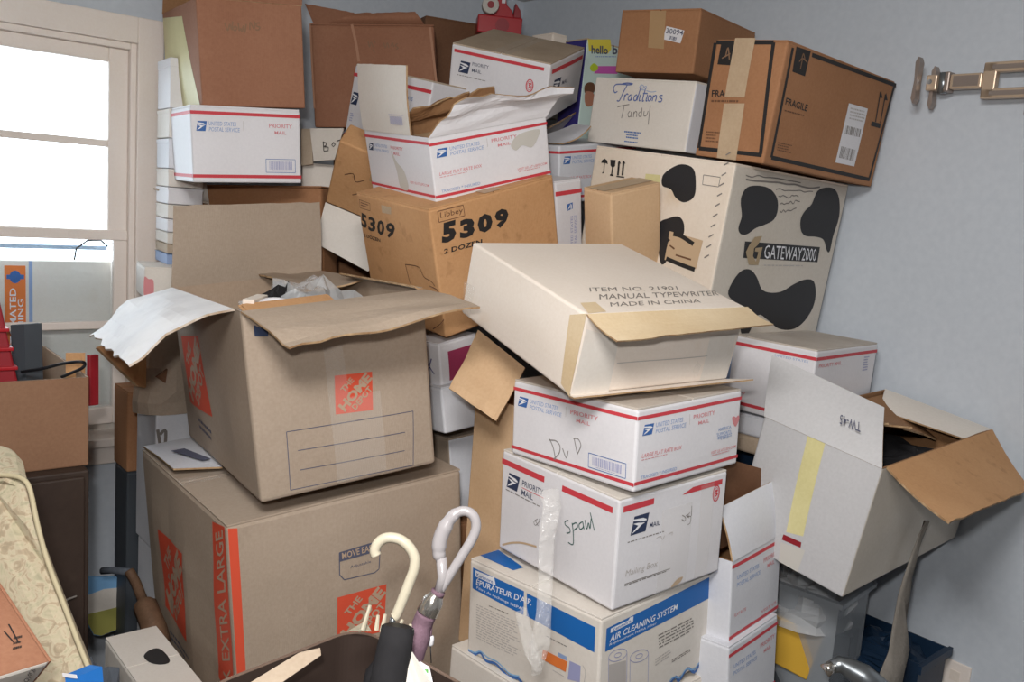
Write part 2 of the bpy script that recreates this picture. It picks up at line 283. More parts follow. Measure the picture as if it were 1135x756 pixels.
def flap(k,name,A,B,Cc,D,up='white',dn='kraft_in',edge='fold',th=.004,bow=.0,bow2=0,torn=0,seed=1,nu=14,nv=8,label=None,crease=0):
    """board panel hinged along A-B with free corners Cc (by B) and D (by A)"""
    A,B,Cc,D=map(Vector,(A,B,Cc,D));N=(B-A).cross(D-A).normalized();V=[]
    for sgn in(1,-1):
        for j in range(nv+1):
            v=j/nv
            for i in range(nu+1):
                u=i/nu;L=A.lerp(B,u);T=D.lerp(Cc,u)
                vv=v*(1+(torn*noise.noise(Vector((u*9+seed,seed,0)))+torn*.5*noise.noise(Vector((u*31+seed,seed,3)))) if j==nv else 1) if torn else v
                p=L.lerp(T,vv)+N*(bow*math.sin(math.pi*v)+bow2*math.sin(math.pi*u)*v+crease*noise.noise(Vector((u*3+seed,v*3,seed)))*v)
                V.append(p+N*sgn*th/2)
    W=nu+1;H=(nu+1)*(nv+1);F=[];M=[]
    for j in range(nv):
        for i in range(nu):
            a=j*W+i;F.append((a,a+1,a+W+1,a+W));M.append(0);F.append((H+a,H+a+W,H+a+W+1,H+a+1));M.append(1)
    def rim(s):
        for a,b in zip(s,s[1:]): F.append((a,H+a,H+b,b));M.append(2)
    rim([i for i in range(W)]);rim([nv*W+i for i in range(W)][::-1]);rim([j*W for j in range(nv+1)][::-1]);rim([j*W+nu for j in range(nv+1)])
    o=fixn(mk(name,V,F,[up,dn,edge],M,ROOT[k] if isinstance(k,str) else k))
    if label: o['label']=label
    return o
# ---- flat print that lies on a carton's face
_cache={}
def glyphs(txt,bold,shear):
    key=(txt,bold,shear)
    if key not in _cache:
        c=bpy.data.curves.new('t','FONT');c.body=txt;c.offset=bold;c.shear=shear;c.resolution_u=2;c.fill_mode='FRONT'
        o=bpy.data.objects.new('t',c);COL.objects.link(o);bpy.context.view_layer.update()
        me=bpy.data.meshes.new_from_object(o.evaluated_get(bpy.context.evaluated_depsgraph_get()));vs=[v.co.copy() for v in me.vertices];fs=[tuple(p.vertices) for p in me.polygons]
        COL.objects.unlink(o);bpy.data.objects.remove(o);bpy.data.meshes.remove(me)
        x0=min(v.x for v in vs);x1=max(v.x for v in vs);y0=min(v.y for v in vs);y1=max(v.y for v in vs)
        _cache[key]=([((v.x-x0)/(x1-x0),(v.y-y0)/(y1-y0)) for v in vs],fs)
    return _cache[key]
EPS={}
def eps(key=None): EPS[key]=EPS.get(key,0)+1;return .0005+.00003*EPS[key]
def text(k,face,txt,o,x,y,m,bold=0.0,shear=0.0,name='lettering',off=0):
    vs,fs=glyphs(txt,bold,shear);e=eps(k+face)+off
    return mk(name,[face_pt(k,face,o[0]+a*x[0]+b*y[0],o[1]+a*x[1]+b*y[1],e) for a,b in vs],fs,m,None,ROOT[k])
def poly(k,face,pts,m,name='print',off=0,dens=.03):
    """filled outline, cut fine enough to follow the face"""
    bm=bmesh.new();vs=[bm.verts.new((p[0],p[1],0)) for p in pts]
    tri=tessellate_polygon([[Vector((p[0],p[1],0)) for p in pts]])
    for t in tri:
        try: bm.faces.new([vs[i] for i in t])
        except ValueError: pass
    for _ in range(4):
        ed=[q for q in bm.edges if q.calc_length()>dens]
        if not ed: break
        bmesh.ops.subdivide_edges(bm,edges=ed,cuts=1)
        bmesh.ops.triangulate(bm,faces=bm.faces)
    e=eps(k+face)+off;bm.verts.index_update()
    o=mk(name,[face_pt(k,face,v.co.x,v.co.y,e) for v in bm.verts],[tuple(v.index for v in f.verts) for f in bm.faces],m,None,ROOT[k]);bm.free();return o
def rect(k,face,u0,v0,u1,v1,m,name='print',off=0): return poly(k,face,[(u0,v0),(u1,v0),(u1,v1),(u0,v1)],m,name,off)
def strokes(k,face,lines,w,m,name='handwriting',off=0):
    V=[];F=[];e=eps(k+face)+off
    for ln in lines:
        P=[Vector((p[0],p[1],0)) for p in ln]
        if len(P)>2:  # smooth
            Q=[]
            for i in range(len(P)-1):
                a,b,c,d=P[max(i-1,0)],P[i],P[i+1],P[min(i+2,len(P)-1)]
                for q in range(4):
                    t=q/4;Q.append(.5*((2*b)+(c-a)*t+(2*a-5*b+4*c-d)*t*t+(3*b-a-3*c+d)*t**3))
            P=Q+[P[-1]]
        else: P=[P[0].lerp(P[1],q/6) for q in range(7)]
        s=len(V)
        for i,p in enumerate(P):
            t=(P[min(i+1,len(P)-1)]-P[max(i-1,0)]);t=t.normalized() if t.length else Vector((1,0,0));n=Vector((-t.y,t.x,0))*w/2
            V+=[face_pt(k,face,p.x+n.x,p.y+n.y,e),face_pt(k,face,p.x-n.x,p.y-n.y,e)]
        F+=[(s+2*i,s+2*i+1,s+2*i+3,s+2*i+2) for i in range(len(P)-1)]
    return mk(name,V,F,m,None,ROOT[k])
def small(k,face,o,x,y,rows,m,seed=1,name='fine_print',fill=.45,ragged=.3):
    """rows of print too small to read: word-long dashes"""
    rnd=random.Random(seed);V=[];F=[];e=eps(k+face)
    for r in range(rows):
        v1=1-r/rows;v0=v1-fill/rows;u=0;end=1-ragged*rnd.random()
        while u<end-.02:
            w=min(rnd.uniform(.04,.14),end-u);s=len(V)
            V+=[face_pt(k,face,o[0]+a*x[0]+b*y[0],o[1]+a*x[1]+b*y[1],e) for a,b in((u,v0),(u+w,v0),(u+w,v1),(u,v1))];F.append((s,s+1,s+2,s+3));u+=w+.025
    return mk(name,V,F,m,None,ROOT[k])
def bars(k,face,o,x,y,n,m,seed=1,name='barcode'):
    rnd=random.Random(seed);V=[];F=[];u=0;e=eps(k+face)
    while u<1:
        w=rnd.choice((.5,1,1.6))/n*.55;s=len(V)
        V+=[face_pt(k,face,o[0]+a*x[0]+b*y[0],o[1]+a*x[1]+b*y[1],e) for a,b in((u,0),(min(1,u+w),0),(min(1,u+w),1),(u,1))];F.append((s,s+1,s+2,s+3));u+=w+rnd.choice((.5,1,1.4))/n*.55
    return mk(name,V,F,m,None,ROOT[k])
def frame(k,face,pts,w,m,name='print'):
    return strokes(k,face,[(a,b) for a,b in zip(pts,pts[1:]+pts[:1])],w,m,name)
EAGLE_BG=[(.16,1),(1,1),(.84,0),(0,0)]
EAGLE=[[(.10,.86),(.66,.80),(.84,.70),(.86,.62),(.70,.60),(.52,.64),(.36,.70),(.12,.76)],[(.10,.62),(.40,.60),(.58,.55),(.78,.52),(.60,.44),(.36,.24),(.06,.08),(.20,.26),(.40,.44),(.28,.52)]]
def eagle(k,face,o,x,y,m):
    f=lambda P:[(o[0]+a*x[0]+b*y[0],o[1]+a*x[1]+b*y[1]) for a,b in P]
    poly(k,face,f(EAGLE_BG),m,'logo')
    for P in EAGLE: poly(k,face,f(P),'white_ink','logo_eagle',.0004)
def U(k,face):
    dx,dy,dz=BOX[k][2];return ((dx if face=='R' else dy),dz)
def stripes(k,face,rows=(.90,.095),t=.044,a=0,b=1):
    W,H=U(k,face)
    for v in rows: rect(k,face,a*W,(v-t/2)*H,b*W,(v+t/2)*H,'red_ink','stripe')
def T(k,face,txt,u0,u1,v0,v1,m,bold=0.0,shear=0.0):
    W,H=U(k,face);text(k,face,txt,(u0*W,v0*H),((u1-u0)*W,0),(0,(v1-v0)*H),m,bold,shear)
def post_flat(k,face,kind,rows=(.90,.095),pr=.50):
    """red-striped flat-rate printing"""
    W,H=U(k,face);stripes(k,face,rows)
    eagle(k,face,(.045*W,.68*H),(.095*W,0),(0,.13*H),'blue_ink')
    T(k,face,'UNITED STATES',.155,.40,.755,.81,'blue_pale',.008,.15);T(k,face,'POSTAL SERVICE',.155,.43,.68,.735,'blue_pale',.008,.15)
    rect(k,face,.462*W,.70*H,.465*W,.83*H,'pale_ink')
    T(k,face,'PRIORITY',pr,pr+.22,.755,.81,'red_pale',.012);T(k,face,'MAIL',pr+.05,pr+.16,.67,.715,'red_pale',.012)
    if kind=='long':
        T(k,face,'LARGE FLAT RATE BOX',.05,.40,.41,.46,'red_pale',.01,.15);small(k,face,(.05*W,.37*H),(.24*W,0),(0,.02*H),1,'red_pale',3)
        T(k,face,'TRACKED * INSURED',.05,.37,.15,.195,'blue_pale',.01)
        T(k,face,'VISIT US AT USPS.COM',.70,.97,.235,.275,'red_pale',.01,.15);small(k,face,(.71*W,.20*H),(.24*W,0),(0,.02*H),1,'red_pale',5)
    elif kind=='code':
        frame(k,face,[(.66*W,.15*H),(.94*W,.15*H),(.94*W,.33*H),(.66*W,.33*H)],.0012,'blue_ink')
        bars(k,face,(.69*W,.19*H),(.22*W,0),(0,.11*H),26,'lav_ink',4);small(k,face,(.72*W,.165*H),(.16*W,0),(0,.012*H),1,'lav_ink',8)
def post_mail(k,face,rows=(.87,),full=True):
    """older mailing box printing with a dark logo"""
    W,H=U(k,face)
    if full: stripes(k,face,rows,.05)
    eagle(k,face,(.07*W,.62*H),(.15*W,0),(0,.16*H),'navy')
    T(k,face,'PRIORITY',.245,.45,.725,.785,'navy',.0);rect(k,face,.245*W,.70*H,.46*W,.708*H,'red_ink');T(k,face,'MAIL',.245,.36,.63,.69,'navy',.015)
    small(k,face,(.07*W,.575*H),(.36*W,0),(0,.02*H),1,'grey_ink',5,ragged=0)
def seal(k,face,c,r,m='red_ink'):
    """stamp-like round mark: ring with a star of bars"""
    P=[(c[0]+r*.62*math.cos(i*.5236),c[1]+r*math.sin(i*.5236)) for i in range(12)]
    frame(k,face,P,r*.16,m,'emblem');frame(k,face,[(c[0]+(p[0]-c[0])*.72,c[1]+(p[1]-c[1])*.72) for p in P],r*.07,m,'emblem');strokes(k,face,[[(c[0]-r*.25,c[1]+r*.3),(c[0]+r*.2,c[1]+r*.35),(c[0]-r*.1,c[1]),(c[0]+r*.25,c[1]-r*.1),(c[0]-r*.2,c[1]-r*.4)]],r*.2,m,'emblem')
def store_logo(k,face,TL,TR,BR,BL,back='tan_ink'):
    """orange square with slanted stencil lettering"""
    poly(k,face,[BL,BR,TR,TL],'orange_ink','logo')
    f=lambda s,t:tuple((1-t)*((1-s)*BL[i]+s*BR[i])+t*((1-s)*TL[i]+s*TR[i]) for i in(0,1))
    def ln(txt,p,L,h,ang,bold):
        ca,sa=math.cos(ang),math.sin(ang);o=f(*p);x=f(p[0]+L*ca,p[1]+L*sa);y=f(p[0]-h*sa,p[1]+h*ca)
        text(k,face,txt,o,(x[0]-o[0],x[1]-o[1]),(y[0]-o[0],y[1]-o[1]),back,bold,0,'logo_lettering',.0006)
    a=.80
    ln('THE',(.235,.535),.40,.15,a,.03);ln('HOME',(.245,.03),1.10,.27,a,.055);ln('DEPOT',(.53,.04),.69,.17,a,.03)
    o=f(.245,.03)
def blob(k,face,pts,m,name='print'):
    P=[Vector((p[0],p[1],0)) for p in pts];n=len(P);Q=[]
    for i in range(n):
        a,b,c,d=P[i-1],P[i],P[(i+1)%n],P[(i+2)%n]
        for q in range(4):
            t=q/4;v=.5*((2*b)+(c-a)*t+(2*a-5*b+4*c-d)*t*t+(3*b-a-3*c+d)*t**3);Q.append((v.x,v.y))
    return poly(k,face,Q,m,name,dens=.05)
def ribbon(parent,name,pts,wv,m,th=.0008,wob=.0,seed=0):
    """loose strip: centre points and a width vector per point"""
    V=[];n=len(pts)
    for s in(0,1):
        for i,p in enumerate(pts):
            p=Vector(p);w_=Vector(wv[i] if isinstance(wv,list) else wv)
            for q in(-1,-.33,.33,1):
                V.append(p+w_*q*.5+Vector((noise.noise(Vector((i*.9,q*2,seed))),noise.noise(Vector((i*.9,q*2,seed+5))),0))*wob+Vector((0,-th*s,0)))
    F=[];H=n*4
    for s in(0,1):
        for i in range(n-1):
            for q in range(3):
                a=s*H+i*4+q;F.append((a,a+1,a+5,a+4))
    rim=[i*4 for i in range(n)]+[(n-1)*4+q for q in(1,2,3)]+[i*4+3 for i in range(n-2,-1,-1)]+[2,1]
    for a,b in zip(rim,rim[1:]+rim[:1]): F.append((a,b,H+b,H+a))
    return fixn(mk(name,V,F,m,None,parent,True))
def heap(name,c,size,m,seed,parent=None,nu=18,nv=12,amp=.35):
    """crumpled heap: a noisy flattened dome with a base"""
    V=[];F=[]
    for j in range(nv+1):
        ph=math.pi/2*j/nv
        for i in range(nu):
            th=6.28318*i/nu;d=Vector((math.cos(th)*math.cos(ph),math.sin(th)*math.cos(ph),math.sin(ph)))
            k_=1+amp*noise.noise(d*2.3+Vector((seed,0,0)))+amp*.5*noise.noise(d*6+Vector((seed,3,0)))
            V.append((c[0]+d.x*size[0]*k_,c[1]+d.y*size[1]*k_,c[2]+max(0,d.z*size[2]*k_)))
    for j in range(nv):
        for i in range(nu): F.append((j*nu+i,j*nu+(i+1)%nu,(j+1)*nu+(i+1)%nu,(j+1)*nu+i))
    F.append(tuple(range(nu))[::-1])
    return fixn(mk(name,V,F,m,None,parent,False))

# ================================================================ the room
CA,SA=math.cos(math.radians(40.3)),math.sin(math.radians(40.3))
def RW(t,n,z): return Vector((t*CA-n*SA,t*SA+n*CA,z))
TL_,TR_,NB,NW,CEI=-2.0,2.22,-2.0,2.70,2.42
def slab(name,lo,hi,m,parent=None,bevel=0,kind='structure'):
    """box given in room axes (along window wall, towards it, up)"""
    mb=MB();(a,b,c),(d,e,f)=lo,hi
    mb.add([RW(*p) for p in((a,b,c),(d,b,c),(d,e,c),(a,e,c),(a,b,f),(d,b,f),(d,e,f),(a,e,f))],[(0,3,2,1),(4,5,6,7),(0,1,5,4),(1,2,6,5),(2,3,7,6),(3,0,4,7)])
    o=mb.build(name,m,parent,bevel=bevel)
    if parent is None and kind: o['kind']=kind
    return o
slab('floor',(TL_-.1,NB-.1,-.1),(TR_+.1,NW+.1,0),'floor_carpet')
slab('ceiling',(TL_-.1,NB-.1,CEI),(TR_+.1,NW+.1,CEI+.1),'ceiling_paint')
slab('wall_right',(TR_,NB-.1,0),(TR_+.1,NW+.12,CEI),'wall_paint')
slab('wall_left',(TL_-.1,NB-.1,0),(TL_,NW+.12,CEI),'wall_paint')
slab('wall_back',(TL_,NB-.1,0),(TR_,NB,CEI),'wall_paint')
# window wall around the opening
WL,WR,WB,WT=-.02,.834,.92,2.041
mb=MB()
for lo,hi in(((TL_,NW,0),(WL,NW+.12,CEI)),((WR,NW,0),(TR_,NW+.12,CEI)),((WL,NW,0),(WR,NW+.12,WB)),((WL,NW,WT),(WR,NW+.12,CEI))):
    (a,b,c),(d,e,f)=lo,hi;mb.add([RW(*p) for p in((a,b,c),(d,b,c),(d,e,c),(a,e,c),(a,b,f),(d,b,f),(d,e,f),(a,e,f))],[(0,3,2,1),(4,5,6,7),(0,1,5,4),(1,2,6,5),(2,3,7,6),(3,0,4,7)])
o=mb.build('wall_window','wall_paint');o['kind']='structure'
W=empty('window_1',RW(.4,NW,.9),(0,0,0),None,None);W['kind']='structure'
def wslab(name,lo,hi,m='trim_paint',bevel=.003):
    o=slab(name,lo,hi,m,None,bevel,None);o.parent=W;o.matrix_parent_inverse=Matrix.Translation(-W.location);return o
wslab('casing',(WR,NW-.02,WB-.06),(WR+.071,NW+.002,WT+.071));wslab('casing',(WL-.071,NW-.02,WB-.06),(WL,NW+.002,WT+.071));wslab('casing',(WL,NW-.02,WT),(WR,NW+.002,WT+.071))
wslab('inner_stop',(WR-.016,NW-.008,WB),(WR,NW+.03,WT));wslab('inner_stop',(WL,NW-.008,WT-.018),(WR-.016,NW+.03,WT));wslab('inner_stop',(WL,NW-.008,WB),(WL+.016,NW+.03,WT-.018))
# upper sash
SN=NW+.012
wslab('upper_sash_stile',(.766,SN,1.50),(.818,SN+.035,2.023));wslab('upper_sash_stile',(WL+.016,SN,1.50),(WL+.068,SN+.035,2.023));wslab('upper_sash_rail',(WL+.068,SN,1.984),(.766,SN+.035,2.023))
wslab('meeting_rail',(WL+.016,SN-.006,1.492),(.818,SN+.035,1.521));wslab('muntin',(WL+.068,SN+.004,1.752),(.766,SN+.028,1.772))
wslab('pane',(WL+.068,SN+.016,1.772),(.766,SN+.019,1.984),'window_glass',0);wslab('pane',(WL+.068,SN+.016,1.521),(.766,SN+.019,1.752),'window_glass',0)
# lower sash
wslab('lower_sash_stile',(.782,SN-.004,.955),(.818,SN+.03,1.492));wslab('lower_sash_stile',(WL+.016,SN-.004,.955),(WL+.06,SN+.03,1.492))
wslab('sash_bar',(WL+.06,SN,1.236),(.782,SN+.026,1.258));wslab('lower_sash_rail',(WL+.06,SN-.004,.955),(.782,SN+.03,1.005))
wslab('pane',(WL+.06,SN+.008,1.258),(.782,SN+.011,1.492),'window_glass',0);wslab('pane',(WL+.06,SN+.008,1.005),(.782,SN+.011,1.236),'window_glass',0)
wslab('storm_rail',(WL+.016,NW+.10,1.455),(.79,NW+.115,1.468),'storm_grey');wslab('sill',(WL-.09,NW-.05,.90),(WR+.09,NW+.1,.925));wslab('apron',(WL-.07,NW-.016,.84),(WR+.07,NW+.002,.90))
mb=MB();mb.tube([RW(.69,NW+.06,1.43),RW(.695,NW+.06,1.462),RW(.725,NW+.06,1.486),RW(.76,NW+.06,1.488),RW(.78,NW+.06,1.47)],.0028,6);o=mb.build('sash_cord','cord',None,True);o.parent=W;o.matrix_parent_inverse=Matrix.Translation(-W.location)
slab('baseboard_window',(TL_,NW-.014,0),(TR_,NW,.11),'trim_paint',None,.003);slab('baseboard_right',(TR_-.014,NB,0),(TR_,NW-.014,.11),'trim_paint',None,.003)
# white carton panel wedged behind the lower sash
PB=empty('window_carton',RW(.35,NW+.07,.925),(0,0,math.radians(40.3)),'white carton with an orange label standing in the lower half of the window','box')
mb=MB();mb.box((-.36,-.015,0),(.475,.045,.502));pc=mb.build('body','white_warm',PB,bevel=.003)
mb=MB();mb.box((.222,-.0165,0),(.231,-.0152,.50));mb.build('blue_line','blue_pale',PB)
mb=MB();mb.box((.162,-.0165,.20),(.214,-.0152,.487));mb.build('orange_label','orange_sticker',PB)
def wtext(txt,x0,x1,z0,z1,m):
    vs,fs=glyphs(txt,.01,0);return mk('lettering',[(x1-(x1-x0)*b,-.0172,z0+(z1-z0)*a) for a,b in vs],fs,m,None,PB)
wtext('AUTOMATED',.174,.190,.225,.425,'white_ink');wtext('CLEANING',.194,.208,.225,.395,'white_ink')
mb=MB();mb.prism([(.188+.014*math.cos(i*.524),-.0168,.456+.018*math.sin(i*.524)) for i in range(12)],(0,-.0006,0));mb.box((.167,-.0172,.450),(.210,-.0164,.462));mb.build('emblem','blue_ink',PB)


# ================================================================ front stack
carton('dvd','postal_box','white postal box handwritten with three letters, right under the cream typewriter carton','white','white postal boxes',top_mat='beige_pale',seam='y',bulge=.002,dent=.002)
post_flat('dvd','L','code',(.90,.10));post_flat('dvd','R','long',(.90,.11))

strokes('dvd','L',[[(0.1080,0.0531),(0.1186,0.0368),(0.1249,0.0158)],[(0.1056,0.0503),(0.1240,0.0528),(0.1352,0.0451),(0.1336,0.0308),(0.1198,0.0160)],[(0.1423,0.0420),(0.1527,0.0260),(0.1568,0.0407)],[(0.1712,0.0666),(0.1807,0.0392)],[(0.1687,0.0670),(0.1808,0.0687),(0.1886,0.0591),(0.1845,0.0469),(0.1795,0.0390)]],0.0022,'pencil','handwriting')
text('dvd','R','AMERICA',(0.2401,0.0768),(0.0448,-0.0001),(-0.0019,0.0064),'blue_pale',.01)
text('dvd','R','SUPPORTS',(0.2368,0.0675),(0.0487,-0.0005),(-0.0022,0.0065),'blue_pale',.01)
text('dvd','R','YOU',(0.2466,0.0585),(0.0299,-0.0002),(-0.0016,0.0066),'blue_pale',.01)
blob('dvd','R',[(0.2849,0.0973),(0.2914,0.0995),(0.2985,0.0964),(0.3061,0.0994),(0.3106,0.0930),(0.3069,0.0853),(0.2989,0.0778),(0.2886,0.0869)],'red_pale','heart')
W_,H_=U('dvd','R');small('dvd','R',(.76*W_,.40*H_),(.16*W_,0),(0,.05*H_),2,'blue_pale',12,ragged=.1)

carton('mail','postal_box','taped white mailing box with green scribbled word, second box down in the front stack','white','white postal boxes',seam='x',top_mat='white_warm',bulge=.002,dent=.003)
W_,H_=U('mail','L');rect('mail','L',.0*W_,.87*H_,.40*W_,.925*H_,'red_ink','stripe');rect('mail','L',.555*W_,.865*H_,.955*W_,.92*H_,'red_ink','stripe')
eagle('mail','L',(.055*W_,.66*H_),(.125*W_,0),(0,.15*H_),'navy');T('mail','L','PRIORITY',.205,.40,.745,.80,'navy',.004);rect('mail','L',.205*W_,.722*H_,.41*W_,.728*H_,'red_ink');T('mail','L','MAIL',.205,.315,.655,.71,'navy',.004)
small('mail','L',(.05*W_,.615*H_),(.33*W_,0),(0,.02*H_),1,'grey_ink',5,ragged=0)
W_,H_=U('mail','R');rect('mail','R',.035*W_,.885*H_,.30*W_,.94*H_,'red_ink','stripe');poly('mail','R',[(.56*W_,.895*H_),(.61*W_,.89*H_),(.95*W_,.89*H_),(.95*W_,.94*H_),(.66*W_,.94*H_)],'red_ink','stripe')
eagle('mail','R',(.11*W_,.655*H_),(.155*W_,0),(0,.165*H_),'navy');T('mail','R','MAIL',.275,.365,.675,.72,'navy',.004);small('mail','R',(.09*W_,.585*H_),(.32*W_,0),(0,.02*H_),1,'grey_ink',7,ragged=0)
T('mail','R','Mailing Box',.09,.37,.27,.345,'pale_ink',0,.15);rect('mail','R',.09*W_,.215*H_,.49*W_,.222*H_,'grey_ink');small('mail','R',(.09*W_,.19*H_),(.38*W_,0),(0,.02*H_),1,'grey_ink',9,ragged=0)
seal('mail','R',(.895*W_,.815*H_),.016)
rect('mail','R',.38*W_,.0*H_,.66*W_,.80*H_,'tape_clear','tape');rect('mail','R',.74*W_,.02*H_,.87*W_,.93*H_,'tape_clear','tape')
blob('mail','R',[(.52*W_,.02*H_),(.60*W_,.035*H_),(.63*W_,.085*H_),(.57*W_,.08*H_)],'stain_tan','tear')

strokes('mail','L',[[(0.2078,0.1311),(0.1994,0.1259),(0.2007,0.1193),(0.2113,0.1173),(0.2135,0.1095),(0.2044,0.1042)],[(0.2178,0.1295),(0.2221,0.1111),(0.2232,0.0888),(0.2105,0.0881)],[(0.2181,0.1262),(0.2282,0.1331),(0.2326,0.1267),(0.2229,0.1165)],[(0.2438,0.1407),(0.2360,0.1324),(0.2391,0.1242),(0.2470,0.1312),(0.2446,0.1410),(0.2496,0.1279)],[(0.2503,0.1463),(0.2563,0.1303),(0.2596,0.1440),(0.2643,0.1339),(0.2656,0.1543)],[(0.2624,0.1643),(0.2756,0.1343)]],0.0022,'green_pen','handwriting')
strokes('mail','L',[[(0.1226,0.1053),(0.1125,0.0959),(0.1172,0.0901),(0.1272,0.1010),(0.1276,0.1071)],[(0.1156,0.1000),(0.1258,0.0916)]],0.0015,'pencil','handwriting')
strokes('mail','R',[[(0.1697,0.1475),(0.1800,0.1403),(0.1784,0.1340),(0.1692,0.1393)],[(0.1809,0.1451),(0.1899,0.1381),(0.1856,0.1458)],[(0.1921,0.1477),(0.1870,0.1421),(0.1961,0.1385),(0.1946,0.1270),(0.1882,0.1244)],[(0.1968,0.1601),(0.1979,0.1398)]],0.0015,'grey_ink','handwriting')
strokes('mail','R',[[(0.1015,0.1166),(0.1126,0.1190),(0.1180,0.1111),(0.1241,0.1180)],[(0.1334,0.1175),(0.1447,0.1198),(0.1431,0.1136)]],0.0012,'pale_ink','handwriting')
strokes('mail','L',[[(0.0133,0.0100),(0.0430,0.0256),(0.0789,0.0388),(0.1227,0.0473)]],0.004,'stain_tan','stain')

carton('ac','filter_carton','white air-filter carton with blue banners and wave line, beneath the mailing box','white_warm','white cartons',seam='x',bulge=.002,dent=.002)

poly('ac','L',[(0.0104,0.1861),(0.1602,0.1867),(0.1628,0.1393),(0.0113,0.1413)],'bright_blue','banner')
poly('ac','L',[(0.1679,0.1856),(0.3424,0.1821),(0.3430,0.1343),(0.1705,0.1402)],'bright_blue','banner')
text('ac','L',"ÉPURATEUR D'AIR",(0.0223,0.1532),(0.1594,0.0121),(0.0016,0.0154),'white_ink',.01)
text('ac','L','Filtre de rechange HEPA',(0.0251,0.1437),(0.1322,0.0024),(-0.0003,0.0071),'white_ink')
poly('ac','L',[(0.0192,0.1830),(0.0670,0.1850),(0.0751,0.1877),(0.0815,0.1715),(0.0198,0.1700)],'white_ink','name_panel',.0003)
text('ac','L','Kenmore',(0.0237,0.1717),(0.0494,0.0012),(-0.0004,0.0075),'blue_ink',.01,0,"lettering",.0006)
small('ac','L',(0.0289,0.0369),(0.1314,0.0069),(-0.0036,0.0758),14,'pale_ink',31,'fine_print',.35)
small('ac','L',(0.0647,0.1201),(0.0808,0.0050),(-0.0002,0.0039),1,'grey_ink',2)
small('ac','L',(0.2244,0.1172),(0.0691,-0.0004),(-0.0002,0.0037),1,'grey_ink',6)
strokes('ac','L',[[(0.0043,0.0004),(0.0219,0.0001),(0.0416,0.0130),(0.0592,0.0023),(0.0870,0.0077),(0.1066,0.0018),(0.1269,-0.0035),(0.1521,0.0033),(0.1654,-0.0008)]],0.006,'blue_ink','wave')
strokes('ac','L',[[(0.0041,0.0045),(0.0246,0.0057),(0.0426,0.0158),(0.0644,0.0117),(0.0922,0.0138),(0.1116,0.0087),(0.1308,0.0033),(0.1570,0.0093)]],0.003,'sky_blue','wave')
poly('ac','L',[(0.2176,0.0908),(0.2811,0.0917),(0.2778,0.0700),(0.2158,0.0704)],'orange_sticker','price_sticker',.0006)
poly('ac','L',[(0.2569,0.1003),(0.2782,0.1004),(0.2787,0.0925),(0.2574,0.0920)],'blue_pale','picture')
poly('ac','L',[(0.2855,0.0953),(0.3131,0.0965),(0.3129,0.0644),(0.2832,0.0575)],'lav_ink','picture')
strokes('ac','L',[[(0.2449,0.0599),(0.2737,0.0590)],[(0.3175,0.0994),(0.3249,0.0898),(0.3231,0.0687)]],0.0015,'pale_ink','picture_line')
poly('ac','R',[(0.0142,0.1804),(0.3535,0.1914),(0.3554,0.1454),(0.0136,0.1361)],'bright_blue','banner')
poly('ac','R',[(0.0257,0.1768),(0.0747,0.1775),(0.0800,0.1817),(0.0897,0.1808),(0.0885,0.1703),(0.0256,0.1682)],'white_ink','name_panel',.0003)
text('ac','R','Kenmore',(0.0305,0.1695),(0.0521,0.0026),(-0.0005,0.0059),'blue_ink',.01,.1,"lettering",.0006)
text('ac','R','AIR CLEANING SYSTEM',(0.0245,0.1507),(0.2040,0.0036),(0.0003,0.0120),'white_ink',.012,.2)
text('ac','R','Replacement HEPA Filter',(0.0243,0.1426),(0.1371,-0.0000),(-0.0005,0.0059),'white_ink',0,.2)
small('ac','R',(0.1741,0.0871),(0.1399,0.0017),(-0.0056,0.0326),5,'grey_ink',5,'fine_print',.4)
small('ac','R',(0.2196,0.0435),(0.0861,0.0030),(-0.0009,0.0082),2,'grey_ink',15)
small('ac','R',(0.1655,0.0544),(0.0524,0.0055),(-0.0017,0.0176),3,'pale_ink',25)
strokes('ac','R',[[(0.0759,0.1147),(0.0740,0.1103),(0.0679,0.1073),(0.0586,0.1062),(0.0479,0.1072),(0.0375,0.1101),(0.0294,0.1143),(0.0247,0.1192),(0.0243,0.1239),(0.0283,0.1277),(0.0359,0.1298),(0.0460,0.1299),(0.0567,0.1281),(0.0664,0.1244),(0.0732,0.1197),(0.0759,0.1147)],[(0.0592,0.1169),(0.0585,0.1153),(0.0563,0.1142),(0.0529,0.1138),(0.0490,0.1141),(0.0452,0.1152),(0.0422,0.1168),(0.0404,0.1186),(0.0403,0.1203),(0.0417,0.1217),(0.0446,0.1225),(0.0483,0.1225),(0.0522,0.1218),(0.0557,0.1205),(0.0582,0.1188),(0.0592,0.1169)],[(0.0240,0.1210),(0.0271,0.0730)],[(0.0759,0.1147),(0.0803,0.0538)]],0.0014,'lav_ink','filter_picture')
strokes('ac','R',[[(0.1409,0.0914),(0.1389,0.0869),(0.1325,0.0838),(0.1227,0.0828),(0.1114,0.0839),(0.1004,0.0870),(0.0918,0.0915),(0.0868,0.0966),(0.0864,0.1014),(0.0906,0.1052),(0.0986,0.1074),(0.1092,0.1074),(0.1206,0.1054),(0.1308,0.1015),(0.1380,0.0966),(0.1409,0.0914)],[(0.1233,0.0939),(0.1225,0.0922),(0.1202,0.0911),(0.1167,0.0907),(0.1125,0.0911),(0.1085,0.0922),(0.1053,0.0939),(0.1034,0.0957),(0.1033,0.0975),(0.1048,0.0990),(0.1078,0.0997),(0.1117,0.0997),(0.1159,0.0990),(0.1196,0.0976),(0.1222,0.0958),(0.1233,0.0939)],[(0.0861,0.0985),(0.0895,0.0505)],[(0.1409,0.0914),(0.1458,0.0302)]],0.0014,'lav_ink','filter_picture')
